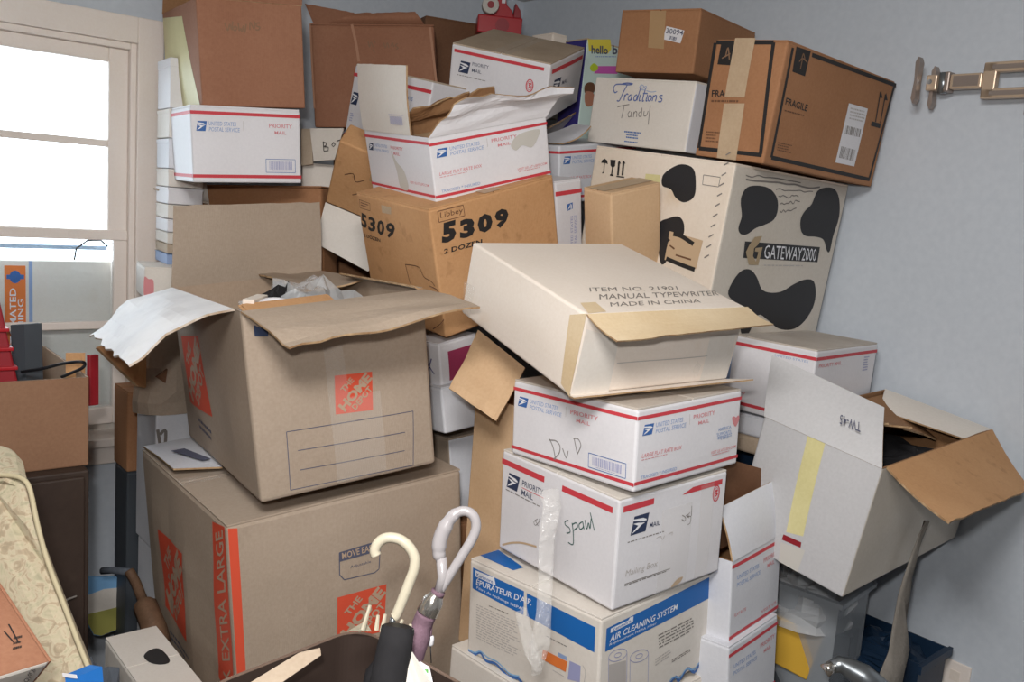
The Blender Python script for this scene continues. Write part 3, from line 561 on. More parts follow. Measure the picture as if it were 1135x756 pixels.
poly('ac','R',[(0.0255,0.1075),(0.0741,0.0996),(0.0781,0.0546),(0.0275,0.0729)],'pale_ink','filter_picture')
strokes('ac','R',[[(0.2193,-0.0008),(0.2382,0.0083),(0.2522,-0.0047),(0.2784,0.0119),(0.3038,-0.0052),(0.3211,0.0052),(0.3373,0.0046),(0.3556,0.0100)]],0.006,'blue_ink','wave')
strokes('ac','R',[[(0.2116,0.0019),(0.2305,0.0104),(0.2541,0.0011),(0.2733,0.0121),(0.3004,0.0019),(0.3179,0.0096),(0.3416,0.0131)]],0.003,'sky_blue','wave')
poly('ac','T',[(0.0250,0.3520),(0.0751,0.3510),(0.0512,0.2509),(0.0254,0.2537)],'bright_blue','banner')

carton('cream_support','carton','plain cream carton standing at the foot of the front stack','white_warm','white cartons',seam='x')

TP=[(0.0806,1.4886,1.2076),(0.0896,1.4701,1.1857),(0.0851,1.4606,1.1246),(0.0862,1.4417,1.0680),(0.0883,1.4135,1.0169),(0.0858,1.3960,0.9694),(0.0836,1.3884,0.9204)]
tag(ribbon(None,'loose_tape',TP,[(.036,.008,.004),(.032,.008,0),(.026,.008,0),(.028,.008,0),(.026,.008,0),(.03,.008,0),(.016,.008,0)],'tape_loose',.0008,.006,2),'strip of loose clear tape hanging down the front of the filter carton','tape')
TP=[(0.0507,1.4708,0.9945),(0.0618,1.4367,0.9709),(0.0745,1.4123,0.9438),(0.0847,1.3891,0.9250)];tag(ribbon(None,'loose_tape',TP,[(.02,.006,.008),(.024,.006,0),(.02,.006,0),(.012,.006,0)],'tape_loose',.0008,.008,6),'short crumpled tail of clear tape beside the orange sticker','tape')

carton('type','typewriter_carton','cream typewriter carton tilted on top of the front stack, its end flaps taped','cream','white cartons',top=False,bulge=.003,dent=.003)

text('type','T','ITEM NO. 21901',(0.0828,0.1032),(0.2124,-0.0035),(0.0129,0.0204),'grey_ink',.0,.0)
text('type','T','MANUAL TYPEWRITER',(0.0758,0.0648),(0.2952,-0.0001),(0.0168,0.0238),'grey_ink')
text('type','T','MADE IN CHINA',(0.0743,0.0297),(0.2178,0.0022),(0.0123,0.0187),'grey_ink')
poly('type','R',[(0.0061,0.1251),(0.0791,0.1037),(0.0864,0.0019),(0.0023,-0.0033)],'white_warm','end_flap')
poly('type','R',[(0.3025,0.0963),(0.3716,0.0976),(0.3798,0.0037),(0.3071,0.0046)],'white_warm','end_flap')
strokes('type','R',[[(0.0880,0.0577),(0.3086,0.0569)]],0.0015,'pale_ink','seam')
poly('type','R',[(0.2790,0.0293),(0.2848,0.0486),(0.2977,0.0378),(0.2976,0.0104)],'tape_clear','tape')
poly('type','L',[(0.3509,0.1341),(0.3934,0.1533),(0.3945,-0.0002),(0.3655,0.0111)],'cream_dark','tape')
poly('type','T',[(0.0064,0.0043),(0.0232,0.0513),(0.0578,0.0529),(0.0483,0.0086)],'cream_dark','tape')
poly('type','L',[(-0.0078,0.0650),(0.0380,0.0701),(0.0369,0.0037),(0.0056,0.0051)],'tape_clear','tape')
flap('type','front_flap',(-0.1919,-0.1968,0.1514),(0.1919,-0.1968,0.1514),(0.1849,-0.2712,0.1463),(-0.1764,-0.2675,0.1319),up='cream',dn='cream_dark',torn=.06,seed=3,bow=.004,th=.003)
flap('type','bottom_flap',(-0.1919,-0.1968,0.0000),(0.1919,-0.1968,0.0000),(0.2253,-0.2314,0.0128),(-0.1962,-0.2155,0.0055),up='cream_dark',dn='cream',th=.003,torn=.1,seed=9)

# ================================================================ moving boxes on the left
carton('hdxl','moving_box','large taped brown moving box with an orange corner band, lower left','tan','brown moving boxes',tape='tape_clear',seam='x',bulge=.006,dent=.006,r=.008)

poly('hdxl','L',[(0.5045,0.5361),(0.5747,0.5483),(0.5687,0.2097),(0.4767,0.1635)],'orange_ink','corner_band')
poly('hdxl','R',[(0.0029,0.5470),(0.0211,0.5432),(0.0189,0.2180),(0.0010,0.2247)],'orange_ink','corner_band')
text('hdxl','L','EXTRA LARGE',(0.5574,0.2596),(0.0083,0.2802),(-0.0452,-0.0215),'tan_ink',.012,0,"lettering",.0006)
text('hdxl','L','BOX',(0.5508,0.1504),(0.0050,0.0887),(-0.0431,-0.0227),'tan_ink',.012,0,"lettering",.0006)
store_logo('hdxl','L',(0.1147,0.3900),(0.3079,0.3989),(0.2821,0.1756),(0.1136,0.1932))
small('hdxl','L',(0.1424,0.1097),(0.1597,-0.0003),(-0.0067,0.0299),2,'slate_ink',3)
store_logo('hdxl','R',(0.2187,0.3407),(0.3363,0.3351),(0.3260,0.2286),(0.2151,0.2366))
frame('hdxl','R',[(0.2291,0.4369),(0.3200,0.4378),(0.3263,0.4309),(0.3200,0.3746),(0.3089,0.3694),(0.2368,0.3751),(0.2270,0.3891)],.0022,'slate_ink')
poly('hdxl','R',[(0.2281,0.4372),(0.3200,0.4378),(0.3242,0.4315),(0.3225,0.4154),(0.2282,0.4170)],'slate_ink','print')
text('hdxl','R','MOVE EASY',(0.2346,0.4213),(0.0805,-0.0008),(-0.0004,0.0142),'tan_ink',.02,0,"lettering",.0005)
text('hdxl','R','Adjustable',(0.2522,0.3940),(0.0489,-0.0016),(0.0003,0.0081),'slate_ink')
flap('hdxl','lifted_flap',(-0.2633,0.2944,0.5580),(-0.1250,0.2981,0.5580),(-0.1703,0.0062,0.5660),(-0.2643,0.0482,0.5700),up='tan',dn='white_cool',edge='fold',bow=-.003,label='lifted white-faced flap')
poly('hdxl','T',[(0.0349,0.4626),(0.0663,0.4634),(0.0913,0.3487),(0.0709,0.3489)],'slate_ink','print',.021)

opened('hdtop','moving_box','open brown moving box with a store logo square, stacked upper left','tan','tan_in','brown moving boxes',bulge=.006,dent=.005,r=.008)

store_logo('hdtop','R',(0.1668,0.2263),(0.2458,0.2221),(0.2419,0.1431),(0.1630,0.1480))
strokes('hdtop','R',[[(0.0620,0.1318),(0.3302,0.1246)],[(0.3302,0.1246),(0.3232,0.0079)],[(0.3232,0.0079),(0.0591,0.0143)],[(0.0591,0.0143),(0.0620,0.1318)],[(0.0808,0.0905),(0.3083,0.0836)],[(0.0808,0.0508),(0.3051,0.0440)]],0.0016,'slate_ink','address_panel')
poly('hdtop','R',[(0.0210,0.3460),(0.0204,0.3239),(0.0457,0.3204),(0.0467,0.3306)],'navy','print')
poly('hdtop','R',[(0.1490,0.2849),(0.1880,0.2847),(0.2018,0.0065),(0.1554,0.0075)],'tape_clear','tape')
poly('hdtop','R',[(0.1917,0.1780),(0.2602,0.1812),(0.2622,0.0124),(0.2021,0.0103)],'tape_clear','tape')
store_logo('hdtop','L',(0.0599,0.2627),(0.2499,0.2856),(0.2910,0.1101),(0.0845,0.1063))
small('hdtop','L',(0.1555,0.0482),(0.1270,-0.0118),(-0.0013,0.0344),2,'slate_ink',9)
flap('hdtop','flap_front',(-0.1885,-0.3015,0.3724),(0.1885,-0.3015,0.3724),(0.1967,-0.5156,0.3550),(-0.1541,-0.4597,0.3207),up='tan',dn='tan',edge='fold',torn=.05,seed=4,bow=-.004,crease=.012,label='front flap folded outward, ragged edge')
flap('hdtop','flap_back',(-0.1885,0.3015,0.3724),(0.1885,0.3015,0.3724),(0.2001,0.3000,0.5543),(-0.1629,0.2982,0.5665),up='tan',dn='tan',edge='fold',bow=.006,torn=.015)
flap('hdtop','flap_left',(-0.1885,0.2894,0.3724),(-0.1885,-0.2592,0.3724),(-0.3983,-0.3584,0.3113),(-0.3904,0.1837,0.2971),up='tan',dn='paper',edge='fold_white',torn=.06,seed=8,bow=-.02,crease=.03,label='white-faced left flap bent outward')
flap('hdtop','flap_right',(0.1885,0.3015,0.3754),(0.1885,0.0000,0.3754),(0.0531,0.0436,0.3574),(0.0129,0.3514,0.3936),up='tan',dn='tan',edge='fold',torn=.08,seed=5,bow=.006,crease=.01,label='right flap folded inward, torn')
flap('hdtop','flap_right_strip',(0.1885,0.0482,0.3754),(0.1885,-0.2954,0.3754),(0.1747,-0.2884,0.3795),(0.1479,0.0650,0.3885),up='tan',dn='tan',edge='fold',torn=.08,seed=7,bow=.003,label='raised rest of the torn right flap')

def local(k,p): return Euler(BOX[k][1]).to_matrix()@Vector(p)+Vector(BOX[k][0])
dx,dy,dz=BOX['hdtop'][2]
o=heap('poly_bag',local('hdtop',(.03,-.0,dz-.16)),(.17,.22,.16),'poly',3);tag(o,'crinkled clear plastic bag inside the open brown moving box','bag')
o=heap('black_cables',local('hdtop',(-.05,-.04,dz-.13)),(.07,.13,.12),'black_cloth',7,amp=.6);tag(o,'dark tangle of cloth and cables inside the open moving box','cables')
mb=MB()
P=[local('hdtop',(-.08+.028*math.cos(i*.42),-.15+.028*math.sin(i*.42),dz-.012+.006*math.sin(i*.42))) for i in range(16)]
mb.tube(P,.006,8);tag(mb.build('white_ring','white',None,True),'white plastic ring lying on the things in the open moving box','ring')
e=empty('orange_folder',local('hdtop',(.005,-.215,dz-.022)),Euler(BOX['hdtop'][1]),'orange-brown card folder sticking out behind the front flap of the moving box','folder')
e.rotation_euler.rotate_axis('X',math.radians(14))
mb=MB();mb.box((-.16,-.05,0),(.03,.06,.004));mb.build('cover','kraft_gold',e,bevel=.001);mb=MB();mb.box((-.155,-.045,.0045),(.025,.055,.007));mb.build('sheet','kraft_gold',e)
e=empty('folded_paper',local('hdtop',(-.115,-.12,dz-.05)),(0,0,0),'folded cream paper poking up inside the open moving box near its left corner','paper')
mb=MB();mb.box((-.012,-.05,0),(.012,.05,.055));mb.build('sheets','cream',e,bevel=.002)


# ================================================================ centre pile
carton('5309','glassware_carton','brown glassware carton printed with big black numerals, tilted in the centre','kraft_gold','brown cartons',seam='y',tape='tape_tan',bulge=.003,dent=.004)

text('5309','R','5',(0.0219,0.2182),(0.0380,0.0001),(0.0078,0.0452),'black_ink',.06)
text('5309','R','3',(0.0703,0.2173),(0.0395,-0.0024),(0.0056,0.0424),'black_ink',.06)
text('5309','R','0',(0.1183,0.2175),(0.0418,-0.0027),(0.0059,0.0418),'black_ink',.06)
text('5309','R','9',(0.1673,0.2164),(0.0404,-0.0021),(0.0057,0.0424),'black_ink',.06)
text('5309','R','2 DOZEN',(0.0239,0.1940),(0.1030,-0.0023),(0.0018,0.0117),'black_ink',.03)
text('5309','R','Libbey',(0.0265,0.2723),(0.0596,-0.0019),(0.0017,0.0156),'brown_ink',.0)
frame('5309','R',[(0.0220,0.2919),(0.0902,0.2905),(0.0907,0.2666),(0.0220,0.2676)],.0016,'brown_ink')
text('5309','L','5',(0.0030,0.2178),(0.0277,-0.0049),(0.0095,0.0361),'black_ink',.035)
text('5309','L','3',(0.0376,0.2128),(0.0338,-0.0013),(0.0105,0.0365),'black_ink',.035)
text('5309','L','0',(0.0786,0.2091),(0.0346,0.0007),(0.0116,0.0381),'black_ink',.035)
text('5309','L','9',(0.1192,0.2078),(0.0420,0.0038),(0.0124,0.0383),'black_ink',.035)
text('5309','L','2 DOZEN',(0.0076,0.1919),(0.0825,-0.0005),(0.0017,0.0088),'black_ink',.02)
frame('5309','L',[(0.0145,0.2849),(0.0641,0.2819),(0.0605,0.2634),(0.0125,0.2646)],.0014,'brown_ink')
small('5309','L',(0.0170,0.2676),(0.0397,-0.0018),(0.0028,0.0122),2,'brown_ink',3)
strokes('5309','R',[[(-0.0247,0.1341),(-0.0050,0.1171),(-0.0053,0.0945),(-0.0197,0.0647)],[(-0.0312,0.0337),(-0.0108,0.0388),(0.0003,0.0468)]],0.0022,'brown_ink','glass_drawing')
strokes('5309','L',[[(0.1927,0.1546),(0.2497,0.1583),(0.2646,0.1384),(0.2926,0.1326),(0.3050,0.1238)],[(0.1927,0.1546),(0.2012,0.1083)]],0.0022,'brown_ink','glass_drawing')
poly('5309','L',[(0.1183,0.2854),(0.1633,0.2857),(0.1605,0.2685),(0.1183,0.2672)],'tape_tan','tape')

opened('flatopen','postal_box','open white postal box with torn raised flaps, on the numbered brown carton','white','kraft_in','white postal boxes',bulge=.002,dent=.003)
post_flat('flatopen','R','long',(.89,.10));stripes('flatopen','L',(.91,.11));W_,H_=U('flatopen','L')
eagle('flatopen','L',(.05*W_,.68*H_),(.085*W_,0),(0,.12*H_),'navy');T('flatopen','L','UNITED STATES',.15,.36,.75,.80,'blue_pale',.008);T('flatopen','L','POSTAL SERVICE',.15,.38,.68,.72,'blue_pale',.008);T('flatopen','L','PRIORITY',.42,.62,.75,.80,'red_pale',.012);T('flatopen','L','MAIL',.46,.56,.66,.71,'red_pale',.012);T('flatopen','L','VISIT US AT USPS.COM',.66,.93,.245,.285,'red_pale',.01)
blob('flatopen','L',[(.42*W_,.72*H_),(.50*W_,.55*H_),(.60*W_,.42*H_),(.62*W_,.14*H_),(.50*W_,.14*H_),(.48*W_,.4*H_)],'stain_grey','scrape')
W_,H_=U('flatopen','R');blob('flatopen','R',[(.66*W_,.66*H_),(.74*W_,.80*H_),(.92*W_,.82*H_),(.90*W_,.68*H_),(.84*W_,.56*H_),(.76*W_,.62*H_),(.70*W_,.56*H_)],'stain_grey','scrape')

flap('flatopen','flap_left',(-0.1605,0.1577,0.1452),(-0.1605,-0.0820,0.1452),(-0.1478,-0.0803,0.2945),(-0.1488,0.1595,0.2995),up='white_warm',dn='white_warm',edge='fold',torn=.01,seed=2,bow=.004,label='raised white flap with a small barcode')
flap('flatopen','flap_front',(-0.1605,-0.1577,0.1452),(0.1605,-0.1577,0.1452),(0.2175,-0.1959,0.2039),(-0.0788,-0.2001,0.2204),up='white',dn='kraft_in',edge='fold',torn=.16,seed=6,bow=-.01,crease=.03,label='torn white flap raised along the front edge')
flap('flatopen','flap_back',(-0.1605,0.1577,0.1452),(0.1605,0.1577,0.1452),(0.2124,0.1290,0.2017),(-0.0481,0.1012,0.1834),up='kraft_in',dn='kraft_in',edge='fold',torn=.25,seed=11,bow=.01,crease=.04,label='torn brown flap at the back')

FL=[o for o in ROOT['flatopen'].children if o.name.startswith('flap_left')][0]
mb=MB();rnd_=random.Random(5);vv=[v.co for v in FL.data.vertices]
A_,B_,D_=Vector(vv[0]),Vector(vv[14]),Vector(vv[8*15]);N_=(B_-A_).cross(D_-A_).normalized()
if N_.dot(Euler(BOX['flatopen'][1]).to_matrix().inverted()@(Vector(CAM_LOC)-Vector(BOX['flatopen'][0]))-A_)<0: N_=-N_
fp=lambda u,v: A_+(B_-A_)*u+(D_-A_)*v+N_*(.0035+.004*math.sin(math.pi*v))
for q in range(14): mb.add([fp(.66+.018*q+a,b) for a,b in((0,.14),(.009,.14),(.009,.26),(0,.26))],[(0,1,2,3)])
mb.add([fp(a,b) for a,b in((.64,.28),(.94,.28),(.94,.285),(.64,.285))],[(0,1,2,3)]);mb.build('barcode','lav_ink',ROOT['flatopen'])
e=empty('inner_carton',local('flatopen',(.05,.04,.006)),BOX['flatopen'][1],'small tan and white cartons standing inside the open postal box','box')
mb=MB();mb.box((-.15,-.12,0),(-.01,.06,.115));mb.build('body','kraft_pale',e,bevel=.002);mb=MB();mb.box((.0,-.13,0),(.09,.06,.125));mb.build('white_side','white_warm',e,bevel=.002)


carton('uspslean','postal_box','white postal box leaning behind the raised flap of the open one','white','white postal boxes',seam='y',top_mat='beige',bulge=.002)
W_,H_=U('uspslean','L');stripes('uspslean','L',(.88,.10));eagle('uspslean','L',(.02*W_,.50*H_),(.10*W_,0),(0,.16*H_),'navy');T('uspslean','L','PRIORITY',.13,.3,.62,.66,'blue_pale');small('uspslean','L',(.04*W_,.27*H_),(.05*W_,0),(0,.12*H_),4,'lav_ink',2);T('uspslean','L','UNITED STATES',.60,.80,.72,.77,'blue_ink',.01)
carton('uspstop','postal_box','white postal box with a worn beige top, uppermost in the centre pile','white','white postal boxes',seam='x',top_mat='beige',bulge=.002,dent=.004,tape='tape_clear')
W_,H_=U('uspstop','L');rect('uspstop','L',.03*W_,.875*H_,.94*W_,.93*H_,'red_ink','stripe');eagle('uspstop','L',(.09*W_,.55*H_),(.12*W_,0),(0,.20*H_),'navy');T('uspstop','L','PRIORITY',.23,.40,.71,.77,'slate_ink',.005);T('uspstop','L','MAIL',.23,.33,.60,.66,'slate_ink',.005);small('uspstop','L',(.08*W_,.48*H_),(.30*W_,0),(0,.025*H_),1,'grey_ink',4,ragged=0);seal('uspstop','L',(.82*W_,.58*H_),.016)
W_,H_=U('uspstop','R');rect('uspstop','R',.05*W_,.83*H_,.95*W_,.90*H_,'red_ink','stripe');eagle('uspstop','R',(.10*W_,.48*H_),(.22*W_,0),(0,.22*H_),'navy');T('uspstop','R','MAIL',.36,.52,.55,.62,'slate_ink',.005)
carton('uspsaa','postal_box','white postal box with loose flaps, behind the blue-lettered white carton','white_cool','white postal boxes',seam='y',bulge=.002,top=False)
post_flat('uspsaa','R','long',(.88,.10));stripes('uspsaa','L',(.88,.10))

flap('uspsaa','loose_flap',(-0.1455,-0.1555,0.1560),(-0.1455,0.0445,0.1560),(-0.0228,-0.0847,0.1998),(-0.0949,-0.2091,0.2002),up='white_cool',dn='white_cool',edge='fold',torn=.04,bow=.01)
flap('uspsaa','upright_flap',(-0.1555,0.1555,0.1520),(0.1555,0.1555,0.1520),(0.2163,0.0911,0.2421),(-0.0123,0.0114,0.1922),up='white_warm',dn='white_warm',edge='fold',torn=.05,bow=.01)

carton('narrow','postal_box','slim white postal box on edge, beside the numbered brown carton','white','white postal boxes',top=True,seam='x',bulge=.001)
W_,H_=U('narrow','R');rect('narrow','R',0,.905*H_,W_,.935*H_,'red_ink','stripe')
eagle('narrow','R',(.40*W_,.79*H_),(0,.055*H_),(-.0+.22*W_,0),'blue_ink')
text('narrow','R','UNITED STATES',(.62*W_,.48*H_),(0,.27*H_),(-.09*W_,0),'lav_ink',.01);text('narrow','R','POSTAL SERVICE',(.76*W_,.48*H_),(0,.27*H_),(-.09*W_,0),'lav_ink',.01)
text('narrow','R','PRIORITY MAIL',(.70*W_,.20*H_),(0,.24*H_),(-.11*W_,0),'red_pale',.01)
carton('plain','carton','plain tan carton with a dented top, behind the typewriter carton','kraft_pale','brown cartons',seam='x',tape='tape_tan',dent=.006,bulge=.004)
carton('tilt','carton','small brown carton lying tilted under the leaning postal box','kraft_gold','brown cartons',seam='x',top=False)
W_,H_=U('tilt','R');strokes('tilt','R',[[(.15*W_,.55*H_),(.25*W_,.62*H_),(.3*W_,.52*H_),(.4*W_,.6*H_)],[(.5*W_,.5*H_),(.62*W_,.62*H_),(.7*W_,.5*H_)],[(.3*W_,.3*H_),(.42*W_,.38*H_),(.55*W_,.28*H_)]],.003,'brown_ink');rect('tilt','R',.45*W_,.62*H_,.6*W_,1*H_,'tape_brown','tape')

flap('tilt','flap_white',(-0.1100,-0.0400,0.0000),(0.1100,-0.0400,0.0000),(0.0670,-0.1383,-0.0862),(-0.0962,-0.1206,-0.0790),up='white_warm',dn='white_warm',edge='fold',label='white flap hanging down')

carton('magenta','carton','white carton with a dark pink panel, in the gap beside the moving boxes','white','white cartons',seam='x',bulge=.001)
W_,H_=U('magenta','R');rect('magenta','R',.20*W_,.12*H_,1.0*W_,.80*H_,'magenta','panel');W_,H_=U('magenta','L');strokes('magenta','L',[[(.80*W_,.62*H_),(.92*W_,.30*H_)],[(.90*W_,.65*H_),(.83*W_,.28*H_)]],.003,'purple')
carton('white2','carton','plain white carton directly under the pink-panelled one','white_cool','white cartons',seam='x',bulge=.001)
carton('box3','carton','white and brown carton under the plain white one in the gap','white_cool','white cartons',face_mats={'L':'tan','T':'tan'},seam='x',bulge=.002)
opened('bigflap','carton','tall brown carton behind the front stack with one flap hanging','kraft_pale','kraft_in','brown cartons',bulge=.004)

flap('bigflap','hanging_flap',(-0.0877,0.0539,0.7316),(-0.0653,-0.0765,0.6720),(-0.1539,-0.0977,0.5737),(-0.1766,0.0292,0.6157),up='kraft_pale',dn='kraft_pale',edge='fold',bow=.004,crease=.01)

# ================================================================ back left pile
opened('wollns','carton','large brown carton with a handwritten word, uppermost at the left beside the window','kraft_red','kraft_in','brown cartons',bulge=.004,dent=.004)

strokes('wollns','R',[[(0.0635,0.1944),(0.0692,0.1768),(0.0752,0.1919),(0.0788,0.1790),(0.0824,0.1989)],[(0.0868,0.1877),(0.0814,0.1825),(0.0869,0.1779),(0.0918,0.1847),(0.0869,0.1884)],[(0.0958,0.1965),(0.0965,0.1785),(0.1009,0.1837),(0.1033,0.1756),(0.1075,0.1907),(0.1094,0.1743),(0.1146,0.1944)],[(0.1226,0.1817),(0.1246,0.2000),(0.1331,0.1840),(0.1351,0.2023)],[(0.1479,0.1999),(0.1390,0.1976),(0.1404,0.1911),(0.1474,0.1899),(0.1435,0.1830),(0.1365,0.1832)]],0.0035,'fade_ink','handwriting')
flap('wollns','flap_front',(-0.1276,-0.2086,0.2463),(0.1276,-0.2086,0.2463),(0.1499,-0.1611,0.3314),(-0.0984,-0.1425,0.3154),up='kraft_red',dn='kraft_in',edge='fold',bow=.004)
flap('wollns','flap_back',(-0.1276,0.2086,0.2463),(0.1276,0.2086,0.2463),(0.2377,0.1482,0.4004),(-0.1177,0.1905,0.3609),up='kraft_in',dn='kraft_red',edge='fold')
poly('wollns','L',[(0.0096,0.2345),(0.2656,0.2178),(0.3933,0.0015),(-0.0209,-0.0085)],'tape_yellow','paper_strip')

carton('uspsleft','postal_box','white postal box under the big brown carton beside the window','white','white postal boxes',seam='x',bulge=.002,dent=.002)
post_flat('uspsleft','R','code',(.92,.09),.70);stripes('uspsleft','L',(.92,.09))
carton('brownc','carton','brown carton with a cream flap, just behind the upright flap of the moving box','kraft','brown cartons',seam='x',bulge=.004,dent=.006,r=.012)

flap('brownc','cream_flap',(-0.2422,-0.0641,0.3061),(-0.1122,-0.0641,0.3061),(-0.0875,-0.0977,0.2499),(-0.2326,-0.1312,0.2886),up='white_warm',dn='white_warm',edge='fold_white',bow=.012,label='curling cream flap')

carton('redprint','carton','small white carton with red print, by the window frame behind the moving box','white_warm','white cartons',seam='x')
W_,H_=U('redprint','R');blob('redprint','R',[(.0*W_,.1*H_),(.1*W_,.15*H_),(.22*W_,.1*H_),(.22*W_,.6*H_),(.1*W_,.65*H_),(.0*W_,.7*H_)],'red_pale','print')

e=empty('flat_carton',(-0.936,2.478,1.4516),(0,0,math.radians(34)),'blue flat carton in the narrow stack against the window frame','box','flat cartons by the window frame')
mb=MB();mb.box((-.045,-.07,0),(.045,.07,0.0283));mb.build('body','blue_pale',e,bevel=.003)
mb=MB();mb.box((-.0462,-.0712,0.0254),(.0462,.0712,0.0273));mb.build('lid','blue_pale',e,bevel=.001)
e=empty('flat_carton',(-0.936,2.478,1.4814),(0,0,math.radians(34)),'grey flat carton in the narrow stack against the window frame','box','flat cartons by the window frame')
mb=MB();mb.box((-.045,-.07,0),(.045,.07,0.0248));mb.build('body','beige',e,bevel=.003)
mb=MB();mb.box((-.0462,-.0712,0.0226),(.0462,.0712,0.0238));mb.build('lid','beige',e,bevel=.001)
e=empty('flat_carton',(-0.936,2.478,1.5076),(0,0,math.radians(34)),'third lowest cream flat carton in the narrow stack against the window frame','box','flat cartons by the window frame')
mb=MB();mb.box((-.045,-.07,0),(.045,.07,0.0296));mb.build('body','white_warm',e,bevel=.003)
mb=MB();mb.box((-.0462,-.0712,0.0264),(.0462,.0712,0.0286));mb.build('lid','white_warm',e,bevel=.001)
e=empty('flat_carton',(-0.936,2.478,1.5387),(0,0,math.radians(34)),'fourth lowest white flat carton in the narrow stack against the window frame','box','flat cartons by the window frame')
mb=MB();mb.box((-.045,-.07,0),(.045,.07,0.0343));mb.build('body','white',e,bevel=.003)
mb=MB();mb.box((-.0462,-.0712,0.0303),(.0462,.0712,0.0333));mb.build('lid','white',e,bevel=.001)
e=empty('flat_carton',(-0.936,2.478,1.5745),(0,0,math.radians(34)),'fifth lowest cream flat carton in the narrow stack against the window frame','box','flat cartons by the window frame')
mb=MB();mb.box((-.045,-.07,0),(.045,.07,0.0367));mb.build('body','white_warm',e,bevel=.003)
mb=MB();mb.box((-.0462,-.0712,0.0322),(.0462,.0712,0.0357));mb.build('lid','white_warm',e,bevel=.001)
e=empty('flat_carton',(-0.936,2.478,1.6128),(0,0,math.radians(34)),'sixth lowest white flat carton in the narrow stack against the window frame','box','flat cartons by the window frame')
mb=MB();mb.box((-.045,-.07,0),(.045,.07,0.0439));mb.build('body','white',e,bevel=.003)
mb=MB();mb.box((-.0462,-.0712,0.0379),(.0462,.0712,0.0429));mb.build('lid','white',e,bevel=.001)
e=empty('flat_carton',(-0.936,2.478,1.6581),(0,0,math.radians(34)),'seventh lowest cream flat carton in the narrow stack against the window frame','box','flat cartons by the window frame')
mb=MB();mb.box((-.045,-.07,0),(.045,.07,0.0463));mb.build('body','white_warm',e,bevel=.003)
mb=MB();mb.box((-.0462,-.0712,0.0398),(.0462,.0712,0.0453));mb.build('lid','white_warm',e,bevel=.001)
e=empty('flat_carton',(-0.936,2.478,1.7059),(0,0,math.radians(34)),'third highest pale flat carton in the narrow stack against the window frame','box','flat cartons by the window frame')
mb=MB();mb.box((-.045,-.07,0),(.045,.07,0.0773));mb.build('body','white_cool',e,bevel=.003)
mb=MB();mb.box((-.0462,-.0712,0.0647),(.0462,.0712,0.0763));mb.build('lid','white_cool',e,bevel=.001)
e=empty('flat_carton',(-0.936,2.478,1.7848),(0,0,math.radians(34)),'second highest cream flat carton in the narrow stack against the window frame','box','flat cartons by the window frame')
mb=MB();mb.box((-.045,-.07,0),(.045,.07,0.0749));mb.build('body','white_warm',e,bevel=.003)
mb=MB();mb.box((-.0462,-.0712,0.0628),(.0462,.0712,0.0739));mb.build('lid','white_warm',e,bevel=.001)
e=empty('flat_carton',(-0.936,2.478,1.8612),(0,0,math.radians(34)),'topmost white flat carton in the narrow stack against the window frame','box','flat cartons by the window frame')
mb=MB();mb.box((-.045,-.07,0),(.045,.07,0.1275));mb.build('body','white',e,bevel=.003)
mb=MB();mb.box((-.0462,-.0712,0.1048),(.0462,.0712,0.1265));mb.build('lid','white',e,bevel=.001)

carton('masks','carton','wide brown carton with faint handwriting near the ceiling, behind the leaning postal box','kraft_red','brown cartons',seam='x',bulge=.005,dent=.006,r=.008)

strokes('masks','R',[[(0.1692,0.2516),(0.1728,0.2353),(0.1776,0.2497),(0.1834,0.2354)],[(0.1883,0.2538),(0.1902,0.2477)],[(0.1832,0.2293),(0.1871,0.2191)],[(0.2157,0.2480),(0.2195,0.2337),(0.2263,0.2480),(0.2301,0.2338)],[(0.2366,0.2379),(0.2412,0.2482),(0.2451,0.2359)],[(0.2560,0.2463),(0.2495,0.2401),(0.2578,0.2340),(0.2513,0.2299)]],0.003,'fade_ink','handwriting')
strokes('masks','R',[[(0.1226,0.2998),(0.1331,0.2472),(0.1395,0.1941)]],0.008,'crease_tan','crease')
strokes('masks','R',[[(0.0014,0.3005),(0.0007,0.2054),(0.0018,0.0583)]],0.005,'crease_tan','crease')
strokes('masks','R',[[(0.3532,0.2941),(0.3604,0.2287),(0.3694,0.1375)]],0.007,'crease_tan','crease')
flap('masks','flap_back',(-0.1835,0.0900,0.2985),(0.0000,0.0900,0.2985),(-0.0651,0.0797,0.3518),(-0.2137,0.0771,0.3763),up='kraft_red',dn='kraft_red',edge='fold',torn=.03)
flap('masks','lifted_flap',(-0.1335,-0.0600,0.3045),(0.1535,-0.0600,0.3045),(0.1268,-0.0641,0.3403),(-0.0481,-0.0578,0.3339),up='kraft_red',dn='kraft_in',edge='fold',torn=.12,seed=3,bow=.01)

carton('backbrown','carton','brown carton at the back of the pile, right of the wide handwritten one','kraft_dark','brown cartons',seam='x')
opened('qbox','carton','white box with two letters on its hanging flap, below the wide brown carton','white_warm','kraft_in','white cartons')

